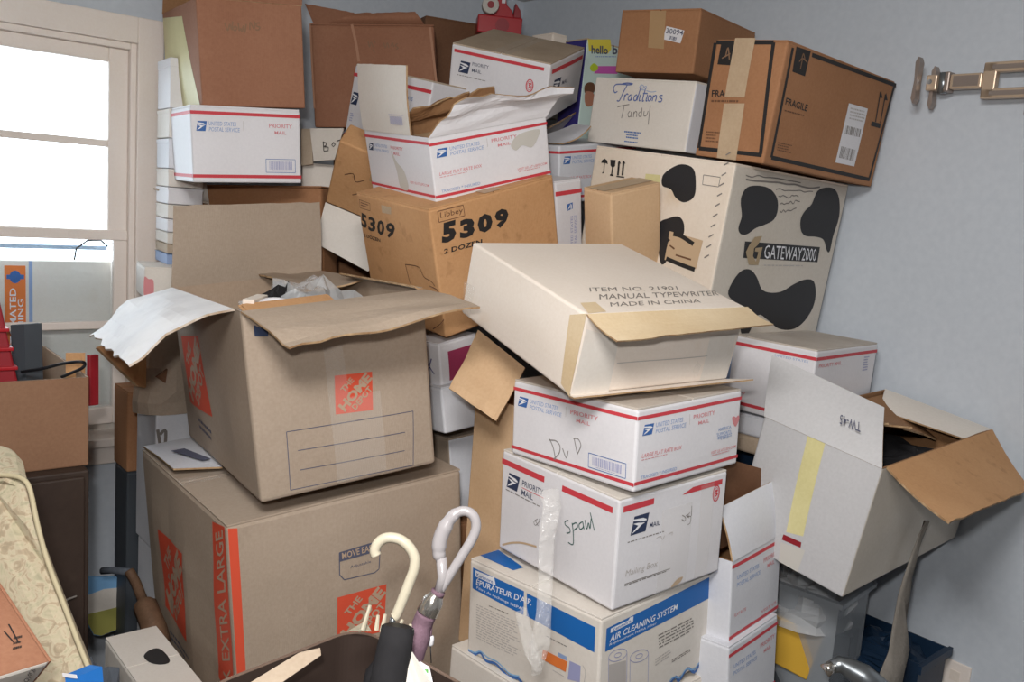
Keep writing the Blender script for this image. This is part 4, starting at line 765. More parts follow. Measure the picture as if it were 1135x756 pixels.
flap('qbox','flap_front',(-0.0917,-0.0845,0.3553),(0.0007,-0.1239,0.3612),(-0.0203,-0.1541,0.2728),(-0.0768,-0.1228,0.2640),up='white_warm',dn='white_warm',edge='fold_white',label='flap with two handwritten letters')
flap('qbox','flap_side',(-0.1167,-0.0588,0.3533),(-0.0876,-0.0750,0.3549),(-0.0791,-0.1131,0.2566),(-0.1114,-0.0971,0.2493),up='beige',dn='beige',edge='fold_white')
mb=MB()
for ln in [[(-0.0542,-0.1342,0.3204),(-0.0511,-0.1389,0.2950)],[(-0.0541,-0.1344,0.3192),(-0.0443,-0.1368,0.3172),(-0.0466,-0.1376,0.3092),(-0.0516,-0.1368,0.3076)],[(-0.0513,-0.1368,0.3076),(-0.0387,-0.1398,0.3058),(-0.0394,-0.1411,0.2967),(-0.0507,-0.1391,0.2943)],[(-0.0260,-0.1401,0.3206),(-0.0304,-0.1404,0.3132),(-0.0255,-0.1422,0.3081),(-0.0207,-0.1421,0.3151),(-0.0260,-0.1401,0.3206)],[(-0.0172,-0.1413,0.3252),(-0.0076,-0.1429,0.3280)]]: mb.tube(ln,0.0011,5)
mb.build('handwriting','black_ink',ROOT['qbox'])

for i in range(6):
    e=empty('video_case',local('qbox',(.02+.026*i,-.02,.005)),(0,0,BOX['qbox'][1][2]),'%s video case in the white box with the lettered flap'%('leftmost,second,third,fourth,fifth,rightmost'.split(',')[i]),'case','video cases in the white box')
    mb=MB();mb.box((-.011,-.08,0),(.011,.08,.20));mb.build('case','white_cool' if i%2 else 'cream',e,bevel=.002);mb=MB();mb.box((-.009,-.0812,.02),(.009,-.0802,.17));mb.build('spine_label','beige' if i%2 else 'white',e)


tag(carton('hello','baby_carton','tall picture box with yellow corner, greeting lettering and a purple side','teal_ink',None,'box',face_mats={'L':'purple','T':'beige'},seam='y',bulge=0,dent=0),'tall picture box with yellow corner, greeting lettering and a purple side')

poly('hello','R',[(0.0012,0.2986),(0.0896,0.3163),(0.0987,0.2905),(0.0866,0.2744),(0.0109,0.2667)],'yellow','print')
text('hello','R','hello',(0.0211,0.2618),(0.0658,0.0105),(-0.0036,0.0231),'slate_ink',.03,0,"lettering",.0004)
text('hello','R','b',(0.1041,0.2757),(0.0212,0.0040),(-0.0042,0.0255),'slate_ink',.03,0,"lettering",.0004)
poly('hello','R',[(0.0433,0.2305),(0.1308,0.2465),(0.1345,0.2241),(0.0409,0.2088)],'pink','print')
blob('hello','R',[(0.0222,0.2246),(0.0345,0.2371),(0.0496,0.2330),(0.0540,0.2235),(0.0401,0.2141),(0.0265,0.2151)],'lime','print')
blob('hello','R',[(0.0093,0.1676),(0.0243,0.1804),(0.0456,0.1793),(0.0491,0.1571),(0.0301,0.1436),(0.0133,0.1477)],'brown_ink','child_picture')
blob('hello','R',[(0.0155,0.1515),(0.0379,0.1552),(0.0507,0.1470),(0.0484,0.1188),(0.0255,0.1117),(0.0155,0.1274)],'skin','child_picture')
small('hello','R',(0.0371,0.2512),(0.0901,0.0170),(-0.0011,0.0066),1,'blue_pale',4)

carton('beigeback','carton','slim beige carton end at the back, left of the purple-sided picture box','cream','white cartons',seam='x')


e=empty('red_holder',(-0.1208,3.0692,2.2304),(0,0,math.radians(8)),'red plastic holder with a grey roll, on top of the pile in the corner','holder')
mb=MB();mb.box((-.075,-.04,-.012),(.07,.04,.045));mb.build('tray','red_plastic',e,bevel=.004)
mb=MB();mb.prism([(-.045,-.02,.045),(.045,-.02,.045),(.035,-.02,.07),(.018,-.02,.085),(.008,-.02,.135),(-.035,-.02,.125),(-.04,-.02,.08)],(0,.05,0));mb.build('bracket','red_plastic',e,bevel=.003)
mb=MB();mb.prism([(.04,-.03,.045),(.066,-.03,.045),(.062,-.03,.07),(.045,-.03,.092)],(0,.05,0));mb.build('fin','red_dark',e,bevel=.002)
mb=MB();mb.tube([(-.038,-.055,.073),(-.038,-.02,.073)],.027,16);mb.build('roll','stain_grey',e,True,bevel=.002);mb=MB();mb.tube([(-.038,-.058,.073),(-.038,-.054,.073)],.011,12);mb.build('hub','red_dark',e)
mb=MB();mb.tube([(.005,-.043,.016),(.005,-.039,.016)],.022,16);mb.build('badge','red_dark',e);mb=MB();mb.box((.0,-.024,.088),(.012,-.020,.125));mb.build('white_mark','white',e)


# ================================================================ right pile
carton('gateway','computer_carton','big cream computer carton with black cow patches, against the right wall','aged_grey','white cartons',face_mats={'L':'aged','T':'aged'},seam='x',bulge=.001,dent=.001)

blob('gateway','R',[(0.0448,0.3345),(0.0600,0.3546),(0.1019,0.3626),(0.1544,0.3602),(0.1937,0.3413),(0.2067,0.3140),(0.1976,0.2907),(0.1608,0.2760),(0.1280,0.2667),(0.0981,0.2512),(0.0717,0.2497),(0.0572,0.2626),(0.0610,0.2900),(0.0476,0.3160)],'cow','cow_patch')
blob('gateway','R',[(0.3739,0.3737),(0.4172,0.3864),(0.4622,0.3843),(0.4955,0.3596),(0.5126,0.3174),(0.5034,0.2668),(0.5038,0.2291),(0.4892,0.2272),(0.4575,0.2551),(0.4174,0.2611),(0.3630,0.2607),(0.3341,0.2729),(0.3209,0.2987),(0.3317,0.3201),(0.3587,0.3399)],'cow','cow_patch')
blob('gateway','R',[(0.0691,0.1107),(0.0818,0.1446),(0.1089,0.1667),(0.1440,0.1687),(0.1764,0.1523),(0.2086,0.1237),(0.2501,0.1152),(0.3050,0.1188),(0.3554,0.1377),(0.4099,0.1510),(0.4556,0.1456),(0.4810,0.1078),(0.4762,0.0693),(0.4411,0.0343),(0.3925,0.0192),(0.3259,0.0237),(0.2660,0.0461),(0.2172,0.0586),(0.1920,0.0113),(0.1654,0.0119),(0.1537,0.0298),(0.1850,0.0589),(0.1120,0.0882)],'cow','cow_patch')
poly('gateway','R',[(0.0943,0.2343),(0.4471,0.2361),(0.4518,0.1970),(0.1014,0.1956)],'cow','name_band')
text('gateway','R','GATEWAY2000',(0.1909,0.1977),(0.2500,0.0014),(-0.0093,0.0323),'white_ink',.0,.12,"lettering",.0006)
poly('gateway','R',[(0.1305,0.2462),(0.1613,0.2501),(0.1506,0.2286),(0.1374,0.2196),(0.1400,0.2016),(0.1572,0.1891),(0.1590,0.2120),(0.1430,0.2130),(0.1431,0.2209),(0.1734,0.2240),(0.1708,0.1809),(0.1292,0.1808),(0.1063,0.2098),(0.1142,0.2269)],'gold_ink','emblem',.0008)
small('gateway','R',(0.1988,0.1772),(0.1979,0.0045),(-0.0022,0.0057),1,'pale_ink',4)
strokes('gateway','R',[[(0.0487,0.3718),(0.0828,0.3717),(0.1169,0.3737),(0.1520,0.3753),(0.1877,0.3774),(0.2253,0.3769),(0.2625,0.3798),(0.3027,0.3775),(0.3427,0.3782),(0.3814,0.3842)]],0.004,'grey_ink','scribble')
strokes('gateway','R',[[(0.0455,0.3805),(0.0712,0.3789),(0.0946,0.3848),(0.1212,0.3833),(0.1470,0.3852),(0.1735,0.3863),(0.2009,0.3864),(0.2290,0.3859),(0.2573,0.3863),(0.2864,0.3859)]],0.0025,'grey_ink','scribble')
strokes('gateway','R',[[(0.1808,0.3603),(0.1977,0.3643),(0.2176,0.3613),(0.2358,0.3632),(0.2545,0.3643),(0.2732,0.3660),(0.2920,0.3680),(0.3128,0.3658),(0.3315,0.3694),(0.3513,0.3707)]],0.0025,'grey_ink','scribble')
strokes('gateway','R',[[(0.1969,0.3467),(0.2074,0.3461),(0.2162,0.3498),(0.2271,0.3486),(0.2385,0.3462),(0.2488,0.3467),(0.2566,0.3532),(0.2673,0.3531),(0.2773,0.3549),(0.2891,0.3524)]],0.0025,'grey_ink','scribble')
strokes('gateway','R',[[(0.2100,0.3276),(0.2186,0.3319),(0.2298,0.3297),(0.2390,0.3328),(0.2490,0.3340),(0.2576,0.3388),(0.2702,0.3340),(0.2773,0.3427),(0.2884,0.3419),(0.2993,0.3416)]],0.0025,'grey_ink','scribble')
strokes('gateway','R',[[(0.2154,0.3140),(0.2255,0.3102),(0.2315,0.3166),(0.2418,0.3123),(0.2486,0.3168),(0.2572,0.3171),(0.2659,0.3171),(0.2734,0.3203),(0.2809,0.3233),(0.2889,0.3254)]],0.0025,'grey_ink','scribble')
blob('gateway','L',[(0.2233,0.3513),(0.2402,0.3699),(0.2715,0.3844),(0.3069,0.3774),(0.3220,0.3413),(0.3217,0.3140),(0.2979,0.2998),(0.2721,0.3073),(0.2542,0.3244),(0.2283,0.3295)],'cow','cow_patch')
blob('gateway','L',[(0.2360,0.2347),(0.2659,0.2591),(0.2921,0.2658),(0.3091,0.2518),(0.3120,0.2245),(0.2846,0.2087),(0.2811,0.1628),(0.2619,0.1535)],'cow','cow_patch')
poly('gateway','L',[(0.2728,0.2292),(0.3695,0.2231),(0.3651,0.1563),(0.2730,0.1613)],'stain_tan','shipping_label')
strokes('gateway','L',[[(0.2844,0.2244),(0.3090,0.2229),(0.3457,0.2108)],[(0.2771,0.1649),(0.3169,0.1593),(0.3622,0.1546)]],0.01,'black_ink','marker')
strokes('gateway','L',[[(0.2803,0.1967),(0.2957,0.1909)],[(0.3021,0.1780),(0.3473,0.1751)]],0.004,'brown_ink','marker')
poly('gateway','L',[(0.1727,0.3510),(0.2157,0.3532),(0.2214,0.3287),(0.1736,0.3312)],'tape_yellow','tape')
frame('gateway','L',[(0.3371,0.3674),(0.3824,0.3674),(0.3829,0.3462),(0.3394,0.3461)],.0016,'grey_ink')
strokes('gateway','L',[[(0.3962,0.4239),(0.3854,0.4166)]],0.003,'grey_ink','staple')
strokes('gateway','L',[[(0.3959,0.4015),(0.3850,0.3940)]],0.003,'grey_ink','staple')
strokes('gateway','L',[[(0.3955,0.3789),(0.3846,0.3713)]],0.003,'grey_ink','staple')
strokes('gateway','L',[[(0.3952,0.3562),(0.3843,0.3485)]],0.003,'grey_ink','staple')
strokes('gateway','L',[[(0.3948,0.3334),(0.3839,0.3256)]],0.003,'grey_ink','staple')
strokes('gateway','L',[[(0.3944,0.3105),(0.3835,0.3026)]],0.003,'grey_ink','staple')
strokes('gateway','L',[[(0.3941,0.2875),(0.3831,0.2795)]],0.003,'grey_ink','staple')
strokes('gateway','L',[[(0.3937,0.2644),(0.3827,0.2562)]],0.003,'grey_ink','staple')
strokes('gateway','L',[[(0.3933,0.2412),(0.3823,0.2329)]],0.003,'grey_ink','staple')
strokes('gateway','L',[[(0.3929,0.2179),(0.3819,0.2094)]],0.003,'grey_ink','staple')
strokes('gateway','L',[[(0.3926,0.1944),(0.3815,0.1858)]],0.003,'grey_ink','staple')
poly('gateway','L',[(0.0268,0.3611),(0.0285,0.3684),(0.0357,0.3727),(0.0445,0.3694),(0.0494,0.3607),(0.0380,0.3623)],'black_ink','handling_sign')
strokes('gateway','L',[[(0.0380,0.3623),(0.0400,0.3388)],[(0.0400,0.3388),(0.0356,0.3372)]],0.003,'black_ink','handling_sign')
poly('gateway','L',[(0.0548,0.3722),(0.0725,0.3730),(0.0735,0.3584),(0.0665,0.3524),(0.0584,0.3585)],'black_ink','handling_sign')
strokes('gateway','L',[[(0.0665,0.3541),(0.0672,0.3366)],[(0.0623,0.3353),(0.0731,0.3355)]],0.004,'black_ink','handling_sign')
strokes('gateway','L',[[(0.0840,0.3700),(0.0878,0.3372)]],0.006,'black_ink','handling_sign')
poly('gateway','L',[(0.0804,0.3654),(0.0841,0.3735),(0.0914,0.3659)],'black_ink','handling_sign')
strokes('gateway','L',[[(0.0984,0.3716),(0.1022,0.3389)]],0.006,'black_ink','handling_sign')
poly('gateway','L',[(0.0949,0.3670),(0.0986,0.3750),(0.1058,0.3675)],'black_ink','handling_sign')
strokes('gateway','L',[[(0.0838,0.3343),(0.1091,0.3352)]],0.003,'black_ink','handling_sign')

carton('fragile','shipping_carton','brown shipping carton with dark border lines, tilted on top of the cow-patched carton','kraft','brown cartons',seam='x',bulge=.002,dent=.003,top=True)

strokes('fragile','R',[[(0.0992,0.2508),(0.5011,0.2547)],[(0.4927,0.2533),(0.4752,0.0201)],[(0.0207,0.2504),(0.0264,0.0176)],[(0.0264,0.0176),(0.4787,0.0180)]],0.009,'black_ink','border')
poly('fragile','R',[(0.0331,0.2554),(0.0916,0.2569),(0.0891,0.2028),(0.0368,0.2035)],'black_ink','emblem')
strokes('fragile','R',[[(0.0616,0.2333),(0.0641,0.2464),(0.0763,0.2336)],[(0.0541,0.2279),(0.0652,0.2366),(0.0870,0.2321)],[(0.0644,0.2339),(0.0648,0.2137)]],0.003,'fade_ink','emblem_mark',.0005)
text('fragile','R','FRAGILE',(0.0359,0.1333),(0.0899,-0.0014),(-0.0003,0.0152),'black_ink',.02,0)
small('fragile','R',(0.0387,0.1164),(0.0858,0.0011),(-0.0005,0.0061),1,'brown_ink',3)
small('fragile','R',(0.0426,0.0326),(0.0606,0.0008),(-0.0040,0.0203),4,'brown_ink',3)
poly('fragile','R',[(0.2925,0.1778),(0.3855,0.1797),(0.3855,0.0402),(0.2928,0.0390)],'white','address_label')
bars('fragile','R',(0.3049,0.1083),(0.0720,0.0014),(-0.0020,0.0193),16,'grey_ink',3)
bars('fragile','R',(0.3042,0.0517),(0.0700,-0.0001),(-0.0008,0.0271),18,'grey_ink',5)
small('fragile','R',(0.3099,0.1399),(0.0754,0.0026),(-0.0057,0.0298),4,'pale_ink',7)
strokes('fragile','R',[[(0.4299,0.2269),(0.4376,0.1560)],[(0.4580,0.2259),(0.4647,0.1571)]],0.005,'black_ink','this_way_up')
strokes('fragile','R',[[(0.4186,0.1492),(0.4682,0.1500)]],0.011,'black_ink','this_way_up')
poly('fragile','R',[(0.4279,0.2134),(0.4315,0.2312),(0.4472,0.2149)],'black_ink','this_way_up')
poly('fragile','R',[(0.4560,0.2123),(0.4596,0.2302),(0.4756,0.2137)],'black_ink','this_way_up')
strokes('fragile','L',[[(0.0006,0.2556),(0.1521,0.2568)],[(0.1521,0.2568),(0.1768,0.0210)],[(-0.0025,0.2545),(0.0091,0.0185)],[(0.0093,0.0175),(0.1804,0.0188)]],0.009,'black_ink','border')
poly('fragile','L',[(0.0148,0.2520),(0.0532,0.2550),(0.0556,0.2057),(0.0158,0.2073)],'black_ink','emblem')
strokes('fragile','L',[[(0.0349,0.2235),(0.0363,0.2444),(0.0473,0.2185)],[(0.0258,0.2207),(0.0460,0.2315)]],0.003,'fade_ink','emblem_mark',.0005)
text('fragile','L','FRAGILE',(0.0177,0.1340),(0.0805,0.0031),(-0.0026,0.0159),'black_ink',.02)
small('fragile','L',(0.0202,0.1181),(0.0817,0.0036),(-0.0010,0.0096),1,'brown_ink',3)
small('fragile','L',(0.0239,0.0308),(0.0416,0.0010),(-0.0018,0.0270),4,'brown_ink',3)
poly('fragile','L',[(0.0507,0.2653),(0.1042,0.2655),(0.1094,0.1377),(0.0564,0.1360)],'tape_tan','tape',.0008)
poly('fragile','L',[(0.0579,0.1218),(0.1126,0.1249),(0.1175,0.0010),(0.0650,0.0010)],'tape_tan','tape',.0008)

carton('trad','carton','white carton with blue script lettering and pencilled word, on the cow-patched carton','white_warm','white cartons',seam='y',bulge=.001,dent=.001,face_mats={'R':'white_cool'})

strokes('trad','L',[[(0.0988,0.1551),(0.1144,0.1576),(0.1351,0.1564),(0.1221,0.1536),(0.0967,0.1544),(0.0763,0.1520),(0.0714,0.1418),(0.0781,0.1321),(0.0867,0.1357)],[(0.1175,0.1535),(0.1077,0.1349),(0.0984,0.1129),(0.0892,0.1125)],[(0.1136,0.1286),(0.1144,0.1137)],[(0.1136,0.1219),(0.1201,0.1305),(0.1258,0.1291)],[(0.1362,0.1295),(0.1282,0.1243),(0.1286,0.1160),(0.1367,0.1164),(0.1388,0.1280),(0.1393,0.1149)],[(0.1554,0.1304),(0.1475,0.1251),(0.1480,0.1163),(0.1556,0.1166),(0.1575,0.1288)],[(0.1651,0.1519),(0.1584,0.1158)],[(0.1673,0.1309),(0.1659,0.1162),(0.1703,0.1164)],[(0.1814,0.1476),(0.1769,0.1167),(0.1821,0.1169)],[(0.1754,0.1345),(0.1907,0.1345)],[(0.1913,0.1319),(0.1891,0.1173),(0.1936,0.1168)],[(0.1981,0.1306),(0.1943,0.1240),(0.1980,0.1167),(0.2047,0.1196),(0.2052,0.1277),(0.1981,0.1306)],[(0.2110,0.1311),(0.2097,0.1166)],[(0.2108,0.1257),(0.2174,0.1314),(0.2214,0.1284),(0.2205,0.1165)],[(0.2406,0.1324),(0.2313,0.1304),(0.2335,0.1258),(0.2405,0.1229),(0.2377,0.1164),(0.2290,0.1169)]],0.0032,'script_blue','script')
strokes('trad','L',[[(0.1595,0.1468),(0.1644,0.1551),(0.1750,0.1506),(0.1667,0.1438),(0.1780,0.1427),(0.1835,0.1477),(0.1804,0.1524),(0.1708,0.1456)],[(0.1849,0.1413),(0.2029,0.1388),(0.2175,0.1410)]],0.0018,'blue_pale','flourish')
strokes('trad','L',[[(0.0949,0.0961),(0.1147,0.1014),(0.1346,0.1048)],[(0.1179,0.1016),(0.1164,0.0822),(0.1146,0.0688)],[(0.1403,0.0885),(0.1349,0.0816),(0.1388,0.0736),(0.1458,0.0773),(0.1451,0.0872),(0.1466,0.0734)],[(0.1540,0.0877),(0.1555,0.0739)],[(0.1545,0.0811),(0.1596,0.0886),(0.1648,0.0857),(0.1658,0.0745)],[(0.1761,0.0889),(0.1714,0.0837),(0.1741,0.0773),(0.1803,0.0794),(0.1798,0.0989),(0.1818,0.0768)],[(0.1889,0.0913),(0.1899,0.0799),(0.1978,0.0804),(0.2019,0.0920)],[(0.2063,0.1061),(0.2073,0.0810),(0.2090,0.0583)]],0.0022,'grey_ink','handwriting')
small('trad','L',(0.1321,0.0338),(0.0556,0.0001),(-0.0009,0.0043),1,'blue_ink',3,'fine_print',.9,0)
small('trad','L',(0.1395,0.0270),(0.0408,-0.0002),(-0.0008,0.0039),1,'blue_ink',4,'fine_print',.9,0)
small('trad','L',(0.1408,0.0204),(0.0408,-0.0001),(-0.0008,0.0039),1,'blue_ink',5,'fine_print',.9,0)
small('trad','L',(0.1370,0.0101),(0.0455,-0.0003),(-0.0007,0.0033),1,'blue_ink',6,'fine_print',.9,0)

carton('brownx','carton','brown carton with a white sticker, on the blue-lettered white carton','kraft','brown cartons',seam='x',bulge=.002,dent=.003)

poly('brownx','L',[(0.1411,0.1187),(0.1942,0.1075),(0.1874,0.0757),(0.1354,0.0859)],'white','sticker')
text('brownx','L','30094',(0.1416,0.1008),(0.0498,-0.0062),(0.0009,0.0131),'slate_ink',.01,0,"lettering",.0004)
bars('brownx','L',(0.1514,0.0859),(0.0214,-0.0042),(0.0022,0.0089),9,'slate_ink',3)
poly('brownx','L',[(0.0882,0.1582),(0.1340,0.1573),(0.1410,0.0619),(0.0945,0.0648)],'tape_brown','tape')

carton('uspsr','postal_box','white postal box standing against the right wall under the cow-patched carton','white','white postal boxes',seam='x',top_mat='beige_pale',bulge=.001)
stripes('uspsr','L',(.90,.10));stripes('uspsr','R',(.90,));W_,H_=U('uspsr','L');T('uspsr','L','UNITED STATES',.72,.95,.83,.86,'blue_pale');rect('uspsr','L',.04*W_,.36*H_,.42*W_,.86*H_,'blue_pale','panel');T('uspsr','L','PRIORITY',.35,.55,.2,.26,'red_pale',.01);W_,H_=U('uspsr','R');T('uspsr','R','PRIORITY MAIL',.05,.4,.78,.83,'red_pale',.01);small('uspsr','R',(.78*W_,.62*H_),(.10*W_,0),(0,.22*H_),6,'lav_ink',3)
carton('underr','carton','pale grey flat carton under the postal box at the right wall','white_cool','white cartons',seam='x')


carton('underbeige','carton','beige flat carton between the pale grey flat carton and the dark blue one','beige','white cartons',seam='x')
opened('tw45','carton','open white carton tipped against the right wall, its brown inside showing','grey_white','kraft_in','white cartons',bulge=.003,dent=.003,face_mats={'R':'aged_grey'})

flap('tw45','flap_left',(-0.2804,0.1339,0.2857),(-0.2804,-0.1339,0.2857),(-0.1878,-0.0664,0.3746),(-0.2086,0.1921,0.3975),up='grey_white',dn='grey_white',edge='fold',bow=.004,label='white upright flap with small lettering')
flap('tw45','flap_front',(-0.2636,-0.1339,0.2857),(0.2804,-0.1339,0.2857),(0.1646,-0.2773,0.2220),(-0.3630,-0.3013,0.2741),up='white_warm',dn='kraft_gold',edge='fold',bow=.006,torn=.03,label='brown flap folded outward')
flap('tw45','flap_right',(0.2804,-0.1339,0.2857),(0.2804,0.1339,0.2857),(0.1970,0.0968,0.2531),(0.1880,-0.1115,0.2665),up='white_warm',dn='kraft_in',edge='fold',bow=.003,label='white flap leaning over the opening')
flap('tw45','flap_back',(-0.2604,0.1239,0.2757),(0.2604,0.1239,0.2757),(0.2907,-0.0232,0.2126),(-0.1640,-0.0744,0.3390),up='kraft_in',dn='kraft_in',edge='fold',torn=.2,seed=4,label='torn brown inner flap')
poly('tw45','L',[(0.1050,0.2875),(0.1450,0.2873),(0.1566,0.0816),(0.1184,0.0716)],'tape_yellow','tape')
poly('tw45','L',[(0.1140,0.0639),(0.1564,0.0673),(0.1578,0.0553),(0.1134,0.0508)],'red_dark','print')
poly('tw45','L',[(0.1132,0.0441),(0.1686,0.0548),(0.1651,0.0015),(0.1189,0.0017)],'stain_grey','torn_label')

dx,dy,dz=BOX['tw45'][2]
o=heap('dark_clothes',local('tw45',(.03,.0,dz-.16)),(dx*.40,dy*.40,.11),'black_cloth',12,amp=.4);tag(o,'dark clothes lying inside the tipped white carton','clothes')
FLP=[o for o in ROOT['tw45'].children if o.name.startswith('flap_left')][0];vv=[v.co for v in FLP.data.vertices]
A_,B_,D_=Vector(vv[0]),Vector(vv[14]),Vector(vv[8*15]);N_=(B_-A_).cross(D_-A_).normalized()
if N_.dot(Euler(BOX['tw45'][1]).to_matrix().inverted()@(Vector(CAM_LOC)-Vector(BOX['tw45'][0]))-A_)<0: N_=-N_
vs,fs=glyphs('TW-45',.008,0);mk('lettering',[A_+(B_-A_)*(.82-.17*a)+(D_-A_)*(.50-.14*b)+N_*.0075 for a,b in vs],fs,'slate_ink',None,ROOT['tw45'])


opened('ai1','postal_box','open white postal box with a raised plain flap, right of the front stack','white_cool','kraft_in','white postal boxes',bulge=.002)
stripes('ai1','R',(.93,.07));T('ai1','R','UNITED STATES',.10,.52,.75,.80,'blue_pale',.01);T('ai1','R','POSTAL SERVICE',.10,.55,.66,.71,'blue_pale',.01);T('ai1','R','PRIORITY',.62,.94,.77,.83,'red_pale',.012);T('ai1','R','MAIL',.70,.86,.68,.73,'red_pale',.012);T('ai1','R','FLAT RATE',.08,.30,.30,.34,'red_pale',.01);T('ai1','R','VISIT US',.62,.95,.13,.17,'red_pale',.01)
carton('ai2','postal_box','closed white postal box under the one with the raised plain flap','white_cool','white postal boxes',seam='x',bulge=.002)
stripes('ai2','R',(.90,.07));T('ai2','R','PRIORITY',.62,.94,.72,.78,'red_pale',.012);T('ai2','R','MAIL',.70,.86,.62,.67,'red_pale',.012);T('ai2','R','UNITED STATES',.10,.52,.70,.75,'blue_pale',.01);T('ai2','R','POSTAL SERVICE',.10,.55,.61,.66,'blue_pale',.01)

flap('ai1','flap_front',(-0.1025,-0.1200,0.1764),(0.1025,-0.1200,0.1764),(0.1417,-0.1130,0.3054),(-0.0885,-0.0772,0.2736),up='white_cool',dn='white_cool',edge='fold',bow=.003,label='plain white flap standing up')
flap('ai1','flap_back',(-0.1025,-0.0672,0.1764),(0.0825,-0.0672,0.1764),(0.1323,-0.0844,0.2991),(-0.0472,-0.0545,0.3654),up='kraft_dark',dn='kraft_dark',edge='fold',bow=.003,label='brown inner face of the rear flap')

W_,H_=U('ai1','R')


loc,rot,d=BOX['clearbin'];e=empty('storage_bin',loc,rot,'clear plastic storage bin full of odds and ends, below the tipped white carton','bin');ROOT['clearbin']=e
dx,dy,dz=d;t=.003;mb=MB()
for a,b in(((-dx/2,-dy/2,0),(dx/2,-dy/2+t,dz)),((-dx/2,dy/2-t,0),(dx/2,dy/2,dz)),((-dx/2,-dy/2+t,0),(-dx/2+t,dy/2-t,dz)),((dx/2-t,-dy/2+t,0),(dx/2,dy/2-t,dz)),((-dx/2+t,-dy/2+t,0),(dx/2-t,dy/2-t,t))): mb.box(a,b)
mb.build('tub','bin_clear',e)
mb=MB()
for a,b in(((-dx/2-.012,-dy/2-.012,dz-.012),(dx/2+.012,-dy/2,dz)),((-dx/2-.012,dy/2,dz-.012),(dx/2+.012,dy/2+.012,dz)),((-dx/2-.012,-dy/2,dz-.012),(-dx/2,dy/2,dz)),((dx/2,-dy/2,dz-.012),(dx/2+.012,dy/2,dz))): mb.box(a,b)
mb.build('rim','bin_clear',e)
def item(name,label,cat,lo,hi,m,rot=(0,0,0),extra=None):
    c=[(a+b)/2 for a,b in zip(lo,hi)];h=[(b-a)/2 for a,b in zip(lo,hi)]
    q=empty(name,local('clearbin',c),Euler(rot),label,cat);q.rotation_euler=(Euler(BOX['clearbin'][1]).to_matrix()@Euler(rot).to_matrix()).to_euler()
    mb=MB();mb.box([-x for x in h],h);mb.build('body',m,q,bevel=.003)
    mb=MB();mb.box((-h[0]*.8,-h[1]-.001,-h[2]*.8),(h[0]*.8,-h[1]-.0002,h[2]*.2));mb.build('face',extra or m,q)
item('yellow_box','yellow box near the top of the clear storage bin','box',(-.10,-.06,dz-.20),(-.03,.09,dz-.09),'yellow_box',(.2,.1,.2))
item('grey_box','grey box in the middle of the clear storage bin','box',(-.09,-.09,dz-.36),(.06,.06,dz-.24),'dark_grey',(.1,.2,.3),'grey_ink')
item('wood_block','tan wooden block low in the clear storage bin','block',(-.09,-.06,dz-.48),(.0,.08,dz-.42),'wood_tan',(.2,.35,.1))
item('dark_case','dark case at the right side of the clear storage bin','case',(.0,-.10,dz-.40),(.09,.08,dz-.12),'dark_grey',(0,.05,.1))
item('black_case','black case at the bottom of the clear storage bin','case',(-.09,-.10,.02),(.09,.10,.22),'black_plastic')
o=heap('clear_bag',local('clearbin',(0,0,dz-.09)),(.11,.12,.11),'poly',21);tag(o,'crumpled clear plastic bag squeezed in the top of the storage bin','bag')


loc,rot,d=BOX['navybin'];e=empty('navy_tub',loc,rot,'dark blue plastic tub on the floor by the right wall','tub');ROOT['navybin']=e;dx,dy,dz=d
mb=MB();t=.004
for a,b in(((-dx/2,-dy/2,0),(dx/2,-dy/2+t,dz)),((-dx/2,dy/2-t,0),(dx/2,dy/2,dz)),((-dx/2,-dy/2+t,0),(-dx/2+t,dy/2-t,dz)),((dx/2-t,-dy/2+t,0),(dx/2,dy/2-t,dz)),((-dx/2+t,-dy/2+t,0),(dx/2-t,dy/2-t,t))): mb.box(a,b)
mb.build('wall','navy_bin',e)
mb=MB();mb.box((-dx/2-.01,-dy/2-.01,dz-.02),(dx/2+.01,-dy/2-.0005,dz));mb.build('rim','navy_bin',e)
o=heap('navy_cloth',local('navybin',(0,0,dz-.05)),(.09,.11,.05),'navy_bin',5);tag(o,'dark blue cloth lying in the blue tub','cloth')

mb=MB();mb.tube([(0.6808,1.6861,0.8172),(0.7017,1.6877,0.8278),(0.7203,1.6869,0.8220),(0.7442,1.6756,0.8148),(0.7926,1.6502,0.7814)],[.012,.016,.020,.024,.026],12);tag(mb.build('grey_lamp','steel',None,True),'dull metal tube of a lamp sticking up at the lower right','lamp')
o_=bpy.data.objects['grey_lamp'];mb=MB();P_=[(0.6703,1.6758,0.8162),(0.6874,1.6777,0.8282)];mb.tube([P_[0],P_[1]],[.014,.010],12);mb.build('cap','chrome',o_,True)
TP=[(0.9109,1.8492,1.0859),(0.9017,1.8447,1.0566),(0.8958,1.8482,1.0141),(0.8938,1.8588,0.9520),(0.8916,1.8622,0.9088),(0.8968,1.8626,0.8462),(0.8915,1.8535,0.7871),(0.8810,1.8364,0.7425),(0.8741,1.8228,0.6544)];tag(ribbon(None,'torn_strip',TP,[(.009,.007,.0),(.014,.009,0),(.021,.011,0),(.023,.014,0),(.030,.014,0),(.041,.018,0),(.057,.018,0),(.052,.018,0),(.057,.018,0)],'torn_strip',.0025,.012,3),'torn grey strip hanging from the tipped white carton','strip')

# ================================================================ waste bin with umbrellas


